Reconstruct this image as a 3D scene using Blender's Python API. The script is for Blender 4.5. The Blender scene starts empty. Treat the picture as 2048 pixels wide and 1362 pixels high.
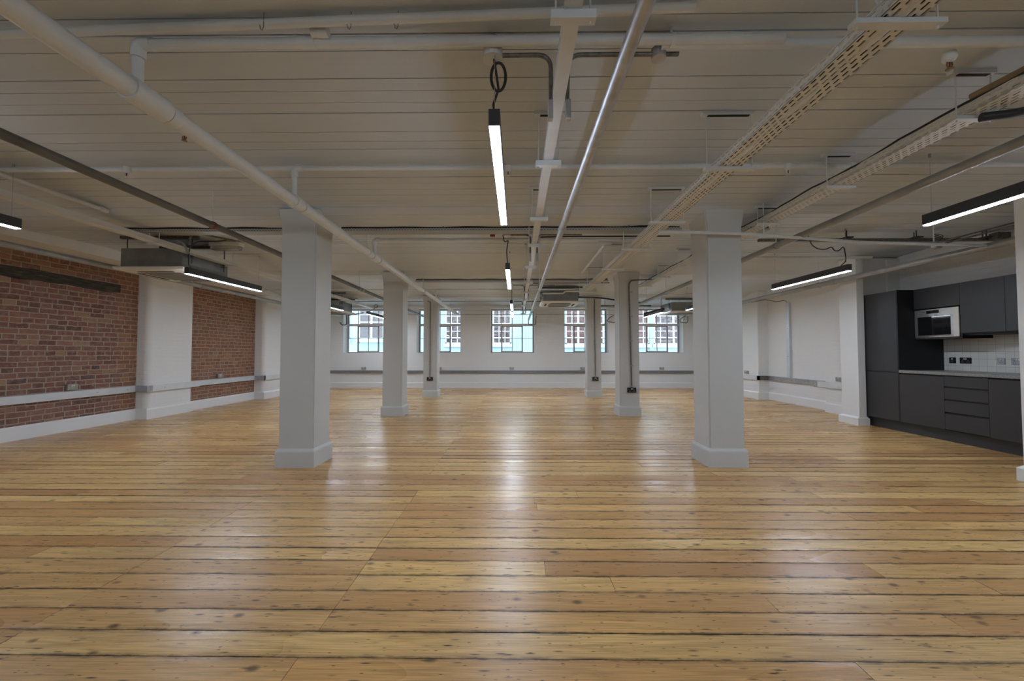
import bpy, bmesh, math, random
from math import pi, sin, cos, radians
from mathutils import Vector, Matrix
random.seed(7)
S = bpy.context.scene
COL = S.collection
# ------------------------------------------------------------------ camera
EYE = 1.19
cd = bpy.data.cameras.new('camera'); cd.sensor_width = 36.0; cd.lens = 14.0
cd.clip_start = 0.05; cd.clip_end = 200
cam = bpy.data.objects.new('camera', cd); COL.objects.link(cam)
cam.location = (0, 0, EYE); cam.rotation_euler = (radians(91.727), 0, radians(0.648))
S.camera = cam
# ------------------------------------------------------------------ light
S.view_settings.view_transform = 'Standard'; S.view_settings.look = 'None'
S.view_settings.gamma = 1; S.view_settings.exposure = 0.82
SKY = 4.6
LED = 56.0
w = bpy.data.worlds.new('sky'); S.world = w; w.use_nodes = True
bg = w.node_tree.nodes['Background']; bg.inputs[0].default_value = (0.74, 0.87, 1.0, 1); bg.inputs[1].default_value = SKY
WIN_X = [-5.14, -2.64, -0.14, 2.36, 4.86]
REAR_X = [-2.64, 2.36]
WIN_HW = 0.745; WIN_Z0 = 1.16; WIN_Z1 = 2.69
YF = 13.45; YR = -3.6
XL = -6.79; XR = 6.42
def portal(x, y, rx):
    l = bpy.data.lights.new('window_daylight', 'AREA'); l.shape = 'RECTANGLE'; l.size = 2*WIN_HW; l.size_y = WIN_Z1-WIN_Z0
    l.cycles.is_portal = True
    o = bpy.data.objects.new('window_daylight', l); COL.objects.link(o)
    o.location = (x, y, (WIN_Z0+WIN_Z1)/2); o.rotation_euler = (rx, 0, 0)
for x in WIN_X:
    portal(x, YF+0.44, -pi/2)
    if x in REAR_X: portal(x, YR-0.44, pi/2)

# ------------------------------------------------------------------ materials
def new_mat(name):
    m = bpy.data.materials.new(name); m.use_nodes = True
    nt = m.node_tree; b = nt.nodes['Principled BSDF']
    return m, nt, b
def N(nt, t, **k):
    n = nt.nodes.new(t)
    for a, v in k.items(): setattr(n, a, v)
    return n
def L(nt, a, b): nt.links.new(a, b)
def math_node(nt, op, a, b=None, c=None):
    n = N(nt, 'ShaderNodeMath', operation=op)
    for i, v in enumerate((a, b, c)):
        if v is None: continue
        if isinstance(v, (int, float)): n.inputs[i].default_value = v
        else: L(nt, v, n.inputs[i])
    return n.outputs[0]
def mix_col(nt, fac, a, b, blend='MIX'):
    n = N(nt, 'ShaderNodeMix', data_type='RGBA', blend_type=blend)
    for sock, v in ((n.inputs[0], fac), (n.inputs[6], a), (n.inputs[7], b)):
        if isinstance(v, (int, float)): sock.default_value = v
        elif isinstance(v, tuple): sock.default_value = (*v, 1) if len(v) == 3 else v
        else: L(nt, v, sock)
    return n.outputs[2]
def ramp(nt, src, stops):
    n = N(nt, 'ShaderNodeValToRGB')
    e = n.color_ramp.elements
    while len(e) < len(stops): e.new(0.5)
    for el, (p, c) in zip(e, stops):
        el.position = p; el.color = (*c, 1) if isinstance(c, tuple) else (c, c, c, 1)
    L(nt, src, n.inputs[0]); return n.outputs[0]
def obj_xyz(nt):
    tc = N(nt, 'ShaderNodeTexCoord'); sp = N(nt, 'ShaderNodeSeparateXYZ'); L(nt, tc.outputs['Object'], sp.inputs[0])
    return tc.outputs['Object'], sp.outputs
def noise(nt, vec, scale, detail=4, rough=0.55):
    n = N(nt, 'ShaderNodeTexNoise'); n.inputs['Scale'].default_value = scale; n.inputs['Detail'].default_value = detail
    n.inputs['Roughness'].default_value = rough
    if vec is not None: L(nt, vec, n.inputs['Vector'])
    return n.outputs['Fac']
def comb(nt, x, y, z=0.0):
    n = N(nt, 'ShaderNodeCombineXYZ')
    for i, v in enumerate((x, y, z)):
        if isinstance(v, (int, float)): n.inputs[i].default_value = v
        else: L(nt, v, n.inputs[i])
    return n.outputs[0]
def bump(nt, b, h, strength=0.2, dist=0.01):
    n = N(nt, 'ShaderNodeBump'); n.inputs['Strength'].default_value = strength; n.inputs['Distance'].default_value = dist
    L(nt, h, n.inputs['Height']); L(nt, n.outputs[0], b.inputs['Normal'])
def simple(name, col, rough=0.5, metal=0.0, var=0.06, nscale=6.0, bmp=0.0, bscale=60.0, coat=0.0):
    m, nt, b = new_mat(name)
    v, _ = obj_xyz(nt)
    f = noise(nt, v, nscale, 5)
    c2 = tuple(max(0, c*(1-var*2.2)) for c in col)
    L(nt, ramp(nt, f, [(0.3, c2), (0.65, col)]), b.inputs['Base Color'])
    b.inputs['Roughness'].default_value = rough; b.inputs['Metallic'].default_value = metal
    if coat: b.inputs['Coat Weight'].default_value = coat
    if bmp: bump(nt, b, noise(nt, v, bscale, 4), bmp, 0.004)
    return m
M = {}
M['paint'] = simple('white_wall_paint', (0.80, 0.80, 0.785), 0.6, var=0.02, nscale=1.5, bmp=0.25, bscale=25)
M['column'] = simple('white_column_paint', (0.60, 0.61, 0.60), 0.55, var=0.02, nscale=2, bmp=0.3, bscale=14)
M['skirting'] = simple('white_skirting_paint', (0.82, 0.82, 0.815), 0.4, var=0.01, nscale=2)
M['white_metal'] = simple('white_painted_metal', (0.71, 0.735, 0.745), 0.42, var=0.03, nscale=9, bmp=0.1)
M['grey_pipe'] = simple('grey_painted_pipe', (0.36, 0.36, 0.345), 0.35, metal=0.2, var=0.12, nscale=5)
M['dark_pipe'] = simple('dark_grey_painted_pipe', (0.15, 0.145, 0.13), 0.4, var=0.15, nscale=5)
M['grey_trunk'] = simple('grey_steel_trunking', (0.24, 0.245, 0.25), 0.4, metal=0.4, var=0.05)
M['galv'] = simple('galvanised_steel', (0.50, 0.51, 0.53), 0.42, metal=0.65, var=0.12, nscale=16)
M['galv_dark'] = simple('dull_galvanised_conduit', (0.21, 0.205, 0.18), 0.45, metal=0.5, var=0.25, nscale=40)
M['alu'] = simple('brushed_aluminium_trunking', (0.72, 0.76, 0.80), 0.36, metal=0.35, var=0.06, nscale=3)
M['black'] = simple('black_rubber_cable', (0.022, 0.022, 0.022), 0.5)
M['charcoal'] = simple('charcoal_light_housing', (0.055, 0.058, 0.066), 0.38, var=0.03)
M['ac_body'] = simple('dull_zinc_casing', (0.27, 0.275, 0.26), 0.45, metal=0.35, var=0.12, nscale=5)
M['ac_fascia'] = simple('off_white_plastic_fascia', (0.74, 0.72, 0.66), 0.45, var=0.02)
M['ac_grille'] = simple('grey_louvre_plastic', (0.20, 0.20, 0.18), 0.6, var=0.1)
M['dark_slot'] = simple('dark_recess', (0.02, 0.02, 0.02), 0.8)
M['kitchen'] = simple('anthracite_cabinet_front', (0.040, 0.040, 0.043), 0.45, var=0.05, nscale=3)
M['kitchen_in'] = simple('black_carcass', (0.012, 0.012, 0.013), 0.55)
M['worktop'] = simple('grey_laminate_worktop', (0.30, 0.295, 0.28), 0.35, var=0.18, nscale=60)
M['steel'] = simple('stainless_steel', (0.62, 0.61, 0.58), 0.28, metal=0.85, var=0.05, nscale=20)
M['socket_metal'] = simple('metal_clad_socket', (0.40, 0.40, 0.38), 0.35, metal=0.6, var=0.1)
M['socket_black'] = simple('black_nickel_socket', (0.03, 0.03, 0.03), 0.3, metal=0.4)
M['white_plastic'] = simple('white_switch_plastic', (0.8, 0.8, 0.78), 0.4, var=0.01)
M['brass'] = simple('aged_brass', (0.30, 0.19, 0.08), 0.35, metal=0.8, var=0.2, nscale=60)
M['red'] = simple('red_plastic', (0.22, 0.03, 0.025), 0.4)
M['tan'] = simple('tan_pipe', (0.45, 0.32, 0.17), 0.5, var=0.1)
M['steel_win'] = simple('grey_steel_window_frame', (0.42, 0.38, 0.38), 0.45, var=0.06)
M['win_white'] = simple('white_window_transom', (0.72, 0.70, 0.69), 0.45, var=0.03)
M['facade_white'] = simple('white_sash_paint', (0.30, 0.335, 0.32), 0.5, var=0.02)
M['asphalt'] = simple('asphalt', (0.12, 0.12, 0.12), 0.9, var=0.2)
M['copper'] = simple('brown_pipe_lagging', (0.10, 0.05, 0.03), 0.6, var=0.3, nscale=30)
# LED
m, nt, b = new_mat('led_diffuser'); b.inputs['Base Color'].default_value = (0.9, 0.9, 0.9, 1)
b.inputs['Emission Color'].default_value = (0.73, 0.835, 1, 1); b.inputs['Emission Strength'].default_value = LED; M['led'] = m
# glass
m, nt, b = new_mat('clear_window_glass'); nt.nodes.remove(b)
tr = N(nt, 'ShaderNodeBsdfTransparent'); gl = N(nt, 'ShaderNodeBsdfGlossy'); gl.inputs['Roughness'].default_value = 0.02
fr = N(nt, 'ShaderNodeFresnel'); fr.inputs[0].default_value = 1.45; mx = N(nt, 'ShaderNodeMixShader')
L(nt, fr.outputs[0], mx.inputs[0]); L(nt, tr.outputs[0], mx.inputs[1]); L(nt, gl.outputs[0], mx.inputs[2])
L(nt, mx.outputs[0], nt.nodes['Material Output'].inputs[0]); M['glass'] = m
m, nt, b = new_mat('dark_glass'); b.inputs['Base Color'].default_value = (0.01, 0.01, 0.012, 1); b.inputs['Roughness'].default_value = 0.04
M['dark_glass'] = m
# facade panes (glass in front of blinds)
def pane_mat(name, c1, c2, vert=True):
    m, nt, b = new_mat(name); v, xyz = obj_xyz(nt)
    n = noise(nt, comb(nt, math_node(nt, 'MULTIPLY', xyz[0], 3.0), 0.0, math_node(nt, 'MULTIPLY', xyz[2], 6.0)), 1.6, 3)
    L(nt, ramp(nt, n, [(0.4, c1), (0.6, c2)]), b.inputs['Base Color']); b.inputs['Roughness'].default_value = 0.25
    b.inputs['Specular IOR Level'].default_value = 0.3
    return m
M['pane_grey'] = pane_mat('grey_window_pane', (0.02, 0.017, 0.018), (0.09, 0.075, 0.078))
M['pane_brown'] = pane_mat('brown_window_pane', (0.045, 0.025, 0.023), (0.085, 0.05, 0.045))
M['pane_plain'] = pane_mat('plain_grey_pane', (0.055, 0.053, 0.056), (0.07, 0.067, 0.07))

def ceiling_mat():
    m, nt, b = new_mat('blue_tinted_ceiling_boards'); v, xyz = obj_xyz(nt)
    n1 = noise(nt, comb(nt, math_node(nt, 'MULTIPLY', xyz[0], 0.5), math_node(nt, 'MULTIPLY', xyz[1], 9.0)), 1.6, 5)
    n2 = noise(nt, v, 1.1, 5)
    c = mix_col(nt, n1, (0.56, 0.605, 0.65), (0.63, 0.68, 0.725))  # white boards tinted blue to cancel the warm light bounced off the floor
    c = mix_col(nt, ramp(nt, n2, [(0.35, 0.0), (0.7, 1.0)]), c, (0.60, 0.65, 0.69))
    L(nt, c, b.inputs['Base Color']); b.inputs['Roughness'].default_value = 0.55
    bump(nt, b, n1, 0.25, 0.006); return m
M['ceiling'] = ceiling_mat()

def painted_brick(name, col):
    m, nt, b = new_mat(name); v, xyz = obj_xyz(nt)
    br = N(nt, 'ShaderNodeTexBrick'); L(nt, comb(nt, math_node(nt, 'ADD', xyz[0], xyz[1]), xyz[2]), br.inputs['Vector'])
    br.inputs['Scale'].default_value = 1; br.inputs['Brick Width'].default_value = 0.235; br.inputs['Row Height'].default_value = 0.078
    br.inputs['Mortar Size'].default_value = 0.006; br.inputs['Mortar Smooth'].default_value = 1.0
    n = noise(nt, v, 30, 4)
    h = math_node(nt, 'ADD', math_node(nt, 'MULTIPLY', br.outputs['Fac'], -1.0), math_node(nt, 'MULTIPLY', n, 0.9))
    b.inputs['Base Color'].default_value = (*col, 1); b.inputs['Roughness'].default_value = 0.5
    bump(nt, b, h, 0.35, 0.006); return m
M['white_brick'] = painted_brick('white_painted_brick', (0.80, 0.80, 0.79))

def brick_mat(name, purple):
    m, nt, b = new_mat(name); v, xyz = obj_xyz(nt)
    wob = noise(nt, v, 5, 3)
    zz = math_node(nt, 'ADD', xyz[2], math_node(nt, 'MULTIPLY', math_node(nt, 'SUBTRACT', wob, 0.5), 0.03))
    def bt(ox):
        br = N(nt, 'ShaderNodeTexBrick'); L(nt, comb(nt, math_node(nt, 'ADD', xyz[1], ox), zz), br.inputs['Vector'])
        br.inputs['Scale'].default_value = 1; br.inputs['Brick Width'].default_value = 0.225; br.inputs['Row Height'].default_value = 0.076
        br.inputs['Mortar Size'].default_value = 0.0095; br.inputs['Mortar Smooth'].default_value = 0.4; br.inputs['Bias'].default_value = 0.0
        br.squash = 0.62; br.squash_frequency = 3
        br.inputs['Color1'].default_value = (0, 0, 0, 1); br.inputs['Color2'].default_value = (1, 1, 1, 1)
        br.inputs['Mortar'].default_value = (0.5, 0.5, 0.5, 1); return br
    br = bt(50.0)
    if purple:
        cb = ramp(nt, br.outputs['Color'], [(0.0, (0.15, 0.062, 0.05)), (0.25, (0.24, 0.10, 0.075)), (0.5, (0.18, 0.085, 0.07)), (0.75, (0.30, 0.135, 0.09)), (0.88, (0.36, 0.22, 0.13)), (0.94, (0.10, 0.055, 0.055)), (1.0, (0.22, 0.11, 0.08))])
    else:
        cb = ramp(nt, br.outputs['Color'], [(0.0, (0.20, 0.075, 0.04)), (0.3, (0.34, 0.13, 0.06)), (0.6, (0.28, 0.11, 0.06)), (0.8, (0.40, 0.19, 0.08)), (1.0, (0.22, 0.10, 0.05))])
    # browner stretch of wall near the piers and the top
    edge = math_node(nt, 'ADD', math_node(nt, 'MULTIPLY', math_node(nt, 'SUBTRACT', zz, 2.34), 7.0), math_node(nt, 'MULTIPLY', math_node(nt, 'SUBTRACT', noise(nt, v, 2.0, 3), 0.5), 2.0))
    edge2 = math_node(nt, 'MULTIPLY', math_node(nt, 'SUBTRACT', xyz[1], 6.62), 9.0)
    e = math_node(nt, 'MAXIMUM', edge, edge2); en = N(nt, 'ShaderNodeClamp'); L(nt, e, en.inputs[0])
    if purple:
        cb = mix_col(nt, math_node(nt, 'MULTIPLY', en.outputs[0], 0.85), cb, mix_col(nt, 0.45, cb, (0.33, 0.13, 0.035)))
    grime = noise(nt, v, 14, 6, 0.7)
    cb = mix_col(nt, ramp(nt, grime, [(0.48, 0.0), (0.72, 0.75)]), cb, (0.33, 0.22, 0.17))
    cb = mix_col(nt, ramp(nt, noise(nt, v, 3.2, 5), [(0.55, 0.0), (0.75, 0.5)]), cb, (0.27, 0.20, 0.185))
    cb = mix_col(nt, ramp(nt, noise(nt, v, 9, 5, 0.7), [(0.30, 0.7), (0.42, 0.0)]), cb, (0.07, 0.04, 0.03))
    mort = mix_col(nt, noise(nt, v, 20, 3), (0.24, 0.18, 0.13), (0.52, 0.42, 0.32))
    col = mix_col(nt, br.outputs['Fac'], cb, mort)
    wh = ramp(nt, noise(nt, v, 60, 2, 0.5), [(0.70, 0.0), (0.74, 0.8)])
    col = mix_col(nt, wh, col, (0.6, 0.55, 0.5))
    L(nt, col, b.inputs['Base Color']); b.inputs['Roughness'].default_value = 0.75
    h = math_node(nt, 'ADD', math_node(nt, 'MULTIPLY', br.outputs['Fac'], -1.0), math_node(nt, 'MULTIPLY', grime, 1.1))
    bump(nt, b, h, 0.7, 0.01); return m
M['brick'] = brick_mat('worn_red_brick', True)

def lintel_mat():
    m, nt, b = new_mat('charred_timber_lintel'); v, xyz = obj_xyz(nt)
    n = noise(nt, comb(nt, 0.0, math_node(nt, 'MULTIPLY', xyz[1], 1.2), math_node(nt, 'MULTIPLY', xyz[2], 12.0)), 4, 6, 0.7)
    L(nt, ramp(nt, n, [(0.35, (0.018, 0.017, 0.014)), (0.55, (0.06, 0.055, 0.04)), (0.72, (0.20, 0.15, 0.085))]), b.inputs['Base Color'])
    b.inputs['Roughness'].default_value = 0.8; bump(nt, b, n, 0.8, 0.01); return m
M['lintel'] = lintel_mat()

def floor_mat():
    m, nt, b = new_mat('varnished_pine_boards')
    uv = N(nt, 'ShaderNodeUVMap'); uv.uv_map = 'UVMap'; sp = N(nt, 'ShaderNodeSeparateXYZ'); L(nt, uv.outputs[0], sp.inputs[0])
    u, vv = sp.outputs[0], sp.outputs[1]
    at = N(nt, 'ShaderNodeAttribute'); at.attribute_name = 'tone'; rs = N(nt, 'ShaderNodeSeparateColor'); L(nt, at.outputs['Color'], rs.inputs[0])
    r1, r2, ev = rs.outputs[0], rs.outputs[1], rs.outputs[2]
    base = ramp(nt, r1, [(0.0, (0.54, 0.27, 0.10)), (0.15, (0.72, 0.40, 0.15)), (0.45, (0.86, 0.53, 0.20)), (0.8, (0.92, 0.61, 0.245)), (1.0, (0.66, 0.345, 0.13))])
    uvr = comb(nt, math_node(nt, 'MULTIPLY', u, 1.0), math_node(nt, 'MULTIPLY', vv, 13.0), math_node(nt, 'MULTIPLY', r2, 50.0))
    gn = N(nt, 'ShaderNodeTexNoise'); gn.inputs['Scale'].default_value = 2.0; gn.inputs['Detail'].default_value = 6; gn.inputs['Roughness'].default_value = 0.62; gn.inputs['Distortion'].default_value = 0.9; L(nt, uvr, gn.inputs['Vector']); g = gn.outputs['Fac']
    base = mix_col(nt, ramp(nt, g, [(0.33, 0.62), (0.56, 0.0)]), base, (0.44, 0.235, 0.075))
    g2 = noise(nt, comb(nt, math_node(nt, 'MULTIPLY', u, 3.0), math_node(nt, 'MULTIPLY', vv, 110.0), math_node(nt, 'MULTIPLY', r2, 30.0)), 1.5, 3)
    base = mix_col(nt, ramp(nt, g2, [(0.35, 0.42), (0.6, 0.0)]), base, (0.30, 0.17, 0.07))
    blot = noise(nt, comb(nt, math_node(nt, 'MULTIPLY', u, 0.6), math_node(nt, 'MULTIPLY', vv, 2.0), math_node(nt, 'MULTIPLY', r2, 9.0)), 1.3, 1.5, 0.4)
    base = mix_col(nt, ramp(nt, blot, [(0.45, 0.0), (0.85, 0.6)]), base, (0.42, 0.22, 0.075))
    # knots
    def spots(sx, sy, scale, thr0, thr1, rnd):
        vo = N(nt, 'ShaderNodeTexVoronoi'); vo.inputs['Scale'].default_value = scale
        L(nt, comb(nt, math_node(nt, 'MULTIPLY', u, sx), math_node(nt, 'MULTIPLY', vv, sy), math_node(nt, 'MULTIPLY', r2, 7.0)), vo.inputs['Vector'])
        s2 = N(nt, 'ShaderNodeSeparateColor'); L(nt, vo.outputs['Color'], s2.inputs[0])
        pick = math_node(nt, 'GREATER_THAN', s2.outputs[0], rnd)
        d = ramp(nt, vo.outputs['Distance'], [(thr0, 1.0), (thr1, 0.0)])
        return math_node(nt, 'MULTIPLY', pick, d), vo.outputs['Distance']
    k, kd = spots(1.0, 1.6, 6.0, 0.07, 0.20, 0.60)
    base = mix_col(nt, math_node(nt, 'MULTIPLY', k, 0.85), base, (0.11, 0.055, 0.025))
    patch = ramp(nt, noise(nt, comb(nt, u, math_node(nt, 'MULTIPLY', vv, 4.0), math_node(nt, 'MULTIPLY', r2, 11.0)), 1.7, 2), [(0.35, 0.5), (0.55, 1.0)])
    s, _ = spots(0.38, 2.1, 24.0, 0.10, 0.27, 0.58)
    base = mix_col(nt, math_node(nt, 'MULTIPLY', s, patch), base, (0.06, 0.035, 0.02))
    s3, _ = spots(0.4, 1.6, 60.0, 0.10, 0.25, 0.8)
    base = mix_col(nt, math_node(nt, 'MULTIPLY', s3, 0.9), base, (0.04, 0.025, 0.015))
    # dirt worked in along the board edges
    dn = noise(nt, comb(nt, math_node(nt, 'MULTIPLY', u, 2.5), math_node(nt, 'MULTIPLY', vv, 8.0), r2), 3, 5, 0.7)
    ed = math_node(nt, 'MULTIPLY', ramp(nt, ev, [(0.0, 1.0), (0.22, 0.0)]), ramp(nt, dn, [(0.38, 0.0), (0.60, 0.95)]))
    base = mix_col(nt, ed, base, (0.09, 0.06, 0.035))
    L(nt, base, b.inputs['Base Color'])
    L(nt, ramp(nt, blot, [(0.3, 0.25), (0.7, 0.38)]), b.inputs['Roughness'])
    b.inputs['Specular IOR Level'].default_value = 0.55
    h = math_node(nt, 'ADD', math_node(nt, 'MULTIPLY', g, 0.6), math_node(nt, 'MULTIPLY', noise(nt, comb(nt, u, math_node(nt, 'MULTIPLY', vv, 3.0), r2), 3.0, 3), 1.8))
    bump(nt, b, h, 0.28, 0.006); return m
M['floor'] = floor_mat()

def tile_mat():
    m, nt, b = new_mat('cream_tiles'); v, xyz = obj_xyz(nt)
    br = N(nt, 'ShaderNodeTexBrick'); L(nt, comb(nt, xyz[1], xyz[2]), br.inputs['Vector']); br.offset = 0
    br.inputs['Scale'].default_value = 1; br.inputs['Brick Width'].default_value = 0.1; br.inputs['Row Height'].default_value = 0.1
    br.inputs['Mortar Size'].default_value = 0.002; br.inputs['Color1'].default_value = (0.74, 0.73, 0.67, 1); br.inputs['Color2'].default_value = (0.78, 0.77, 0.71, 1)
    br.inputs['Mortar'].default_value = (0.5, 0.5, 0.47, 1)
    L(nt, br.outputs['Color'], b.inputs['Base Color']); b.inputs['Roughness'].default_value = 0.18
    bump(nt, b, math_node(nt, 'MULTIPLY', br.outputs['Fac'], -1.0), 0.5, 0.002); return m
M['tile'] = tile_mat()

def facade_mat(name, c1, c2):
    m, nt, b = new_mat(name); v, xyz = obj_xyz(nt)
    br = N(nt, 'ShaderNodeTexBrick'); L(nt, comb(nt, math_node(nt, 'ADD', xyz[0], 60.0), math_node(nt, 'ADD', xyz[2], 20.0)), br.inputs['Vector'])
    br.inputs['Scale'].default_value = 1; br.inputs['Brick Width'].default_value = 0.23; br.inputs['Row Height'].default_value = 0.075
    br.inputs['Mortar Size'].default_value = 0.009
    n = noise(nt, v, 0.5, 3)
    c = mix_col(nt, ramp(nt, n, [(0.4, 0.0), (0.6, 1.0)]), c1, c2)
    c = mix_col(nt, br.outputs['Fac'], c, mix_col(nt, 0.35, c, (0.12, 0.2, 0.22)))
    L(nt, c, b.inputs['Base Color']); b.inputs['Roughness'].default_value = 0.6; return m
M['teal'] = facade_mat('teal_painted_brick', (0.145, 0.25, 0.235), (0.175, 0.235, 0.265))
M['teal_post'] = simple('mint_painted_post', (0.14, 0.32, 0.25), 0.5, var=0.02)

def perforated(name, along, base, slot=0.034, pitch=0.05, col=(0.76, 0.765, 0.735), row=0.026):
    m, nt, b = new_mat(name); v, xyz = obj_xyz(nt)
    if along == 'Y': a, c = xyz[1], math_node(nt, 'ADD', xyz[0], xyz[2])
    else: a, c = xyz[0], math_node(nt, 'ADD', xyz[1], xyz[2])
    a = math_node(nt, 'ADD', a, 50.0); c = math_node(nt, 'ADD', c, 10.0)
    r = math_node(nt, 'FLOOR', math_node(nt, 'DIVIDE', c, row))
    off = math_node(nt, 'MULTIPLY', math_node(nt, 'MODULO', r, 2.0), pitch*0.5)
    fa = math_node(nt, 'LESS_THAN', math_node(nt, 'MODULO', math_node(nt, 'ADD', a, off), pitch), slot)
    fc = math_node(nt, 'LESS_THAN', math_node(nt, 'MODULO', c, row), row*0.42)
    hole = math_node(nt, 'MULTIPLY', fa, fc)
    L(nt, math_node(nt, 'SUBTRACT', 1.0, hole), b.inputs['Alpha'])
    b.inputs['Base Color'].default_value = (*col, 1); b.inputs['Roughness'].default_value = 0.45; b.inputs['Metallic'].default_value = base
    return m
M['perf_white'] = perforated('white_perforated_tray', 'Y', 0.0)
M['perf_cross'] = perforated('galvanised_perforated_tray', 'X', 0.3, 0.022, 0.034, (0.5, 0.5, 0.47), 0.019)

# ------------------------------------------------------------------ mesh helpers
def round_path(pts, r, n=6):
    P = [Vector(p) for p in pts]; out = [P[0]]
    for i in range(1, len(P)-1):
        a = (P[i-1]-P[i]); c = (P[i+1]-P[i]); d = min(r, a.length*0.49, c.length*0.49)
        s = P[i]+a.normalized()*d; e = P[i]+c.normalized()*d
        for k in range(n+1):
            t = k/n; out.append((1-t)**2*s+2*t*(1-t)*P[i]+t*t*e)
    out.append(P[-1]); return out
class MB:
    def __init__(s): s.bm = bmesh.new()
    def box(s, x0, x1, y0, y1, z0, z1, bev=0.0):
        vs = [s.bm.verts.new((x, y, z)) for x in (x0, x1) for y in (y0, y1) for z in (z0, z1)]
        fs = [s.bm.faces.new([vs[i] for i in f]) for f in ((0, 1, 3, 2), (4, 6, 7, 5), (0, 4, 5, 1), (2, 3, 7, 6), (0, 2, 6, 4), (1, 5, 7, 3))]
        if bev:
            es = list({e for f in fs for e in f.edges})
            bmesh.ops.bevel(s.bm, geom=es, offset=bev, segments=2, affect='EDGES', profile=0.6)
        return s
    def loft(s, rings, cap=True):          # rings: list of lists of points, equal length
        R = [[s.bm.verts.new(p) for p in r] for r in rings]; n = len(R[0])
        for a, b in zip(R, R[1:]):
            for i in range(n): s.bm.faces.new((a[i], a[(i+1) % n], b[(i+1) % n], b[i]))
        if cap: s.bm.faces.new(R[0][::-1]); s.bm.faces.new(R[-1])
        return s
    def tube(s, pts, r, seg=12, closed=False):
        P = [Vector(p) for p in pts]
        n = len(P); up = None; rings = []
        for i in range(n):
            t = (P[(i+1) % n]-P[i-1]) if closed else (P[min(i+1, n-1)]-P[max(i-1, 0)])
            t.normalize()
            if up is None: up = t.orthogonal().normalized()
            up = (up-t*up.dot(t)).normalized(); sd = t.cross(up)
            rr = r[i] if isinstance(r, (list, tuple)) else r
            rings.append([P[i]+(up*cos(2*pi*k/seg)+sd*sin(2*pi*k/seg))*rr for k in range(seg)])
        if closed: rings.append(rings[0]); return s.loft(rings, False)
        return s.loft(rings)
    def frustum(s, cx, cy, levels):        # levels: (z, hw_x, hw_y)
        return s.loft([[(cx-a, cy-b, z), (cx+a, cy-b, z), (cx+a, cy+b, z), (cx-a, cy+b, z)] for z, a, b in levels])
    def lathe(s, c, prof, axis='Z', seg=20):
        rings = []
        for d, r in prof:
            ring = []
            for k in range(seg):
                a = 2*pi*k/seg; u, v = cos(a)*r, sin(a)*r
                p = {'Z': (u, v, d), 'Y': (u, d, v), 'X': (d, u, v)}[axis]
                ring.append(Vector(c)+Vector(p))
            rings.append(ring)
        return s.loft(rings)
    def build(s, name, mat, parent=None, smooth=False, world=True):
        bmesh.ops.recalc_face_normals(s.bm, faces=s.bm.faces)
        me = bpy.data.meshes.new(name)
        if parent is not None and world:
            o3 = parent.location.copy(); pp = parent.parent
            while pp is not None: o3 += pp.location; pp = pp.parent
            bmesh.ops.translate(s.bm, verts=s.bm.verts, vec=-o3)
        s.bm.to_mesh(me); s.bm.free()
        me.materials.append(M[mat] if isinstance(mat, str) else mat)
        if smooth:
            me.polygons.foreach_set('use_smooth', [True]*len(me.polygons))
            try: me.set_sharp_from_angle(angle=radians(40))
            except Exception: pass
        o = bpy.data.objects.new(name, me); COL.objects.link(o)
        if parent is not None: o.parent = parent
        return o
def thing(name, label, cat, loc=(0, 0, 0), group=None):
    o = bpy.data.objects.new(name, None); COL.objects.link(o); o.location = loc; o.empty_display_size = 0.1
    o['label'] = label; o['category'] = cat
    if group: o['group'] = group
    return o
def tag(o, label, cat, group=None):
    o['label'] = label; o['category'] = cat
    if group: o['group'] = group
    return o
def struct(o): o['kind'] = 'structure'; return o
def dup(root, loc, label, rotz=None, group=None):
    r = root.copy(); COL.objects.link(r); r.location = loc; r['label'] = label
    if rotz is not None: r.rotation_euler = (0, 0, rotz)
    if group: r['group'] = group
    for ch in list(root.children):
        c = ch.copy(); COL.objects.link(c); c.parent = r
        for g in list(ch.children):
            d = g.copy(); COL.objects.link(d); d.parent = c
    return r

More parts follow.
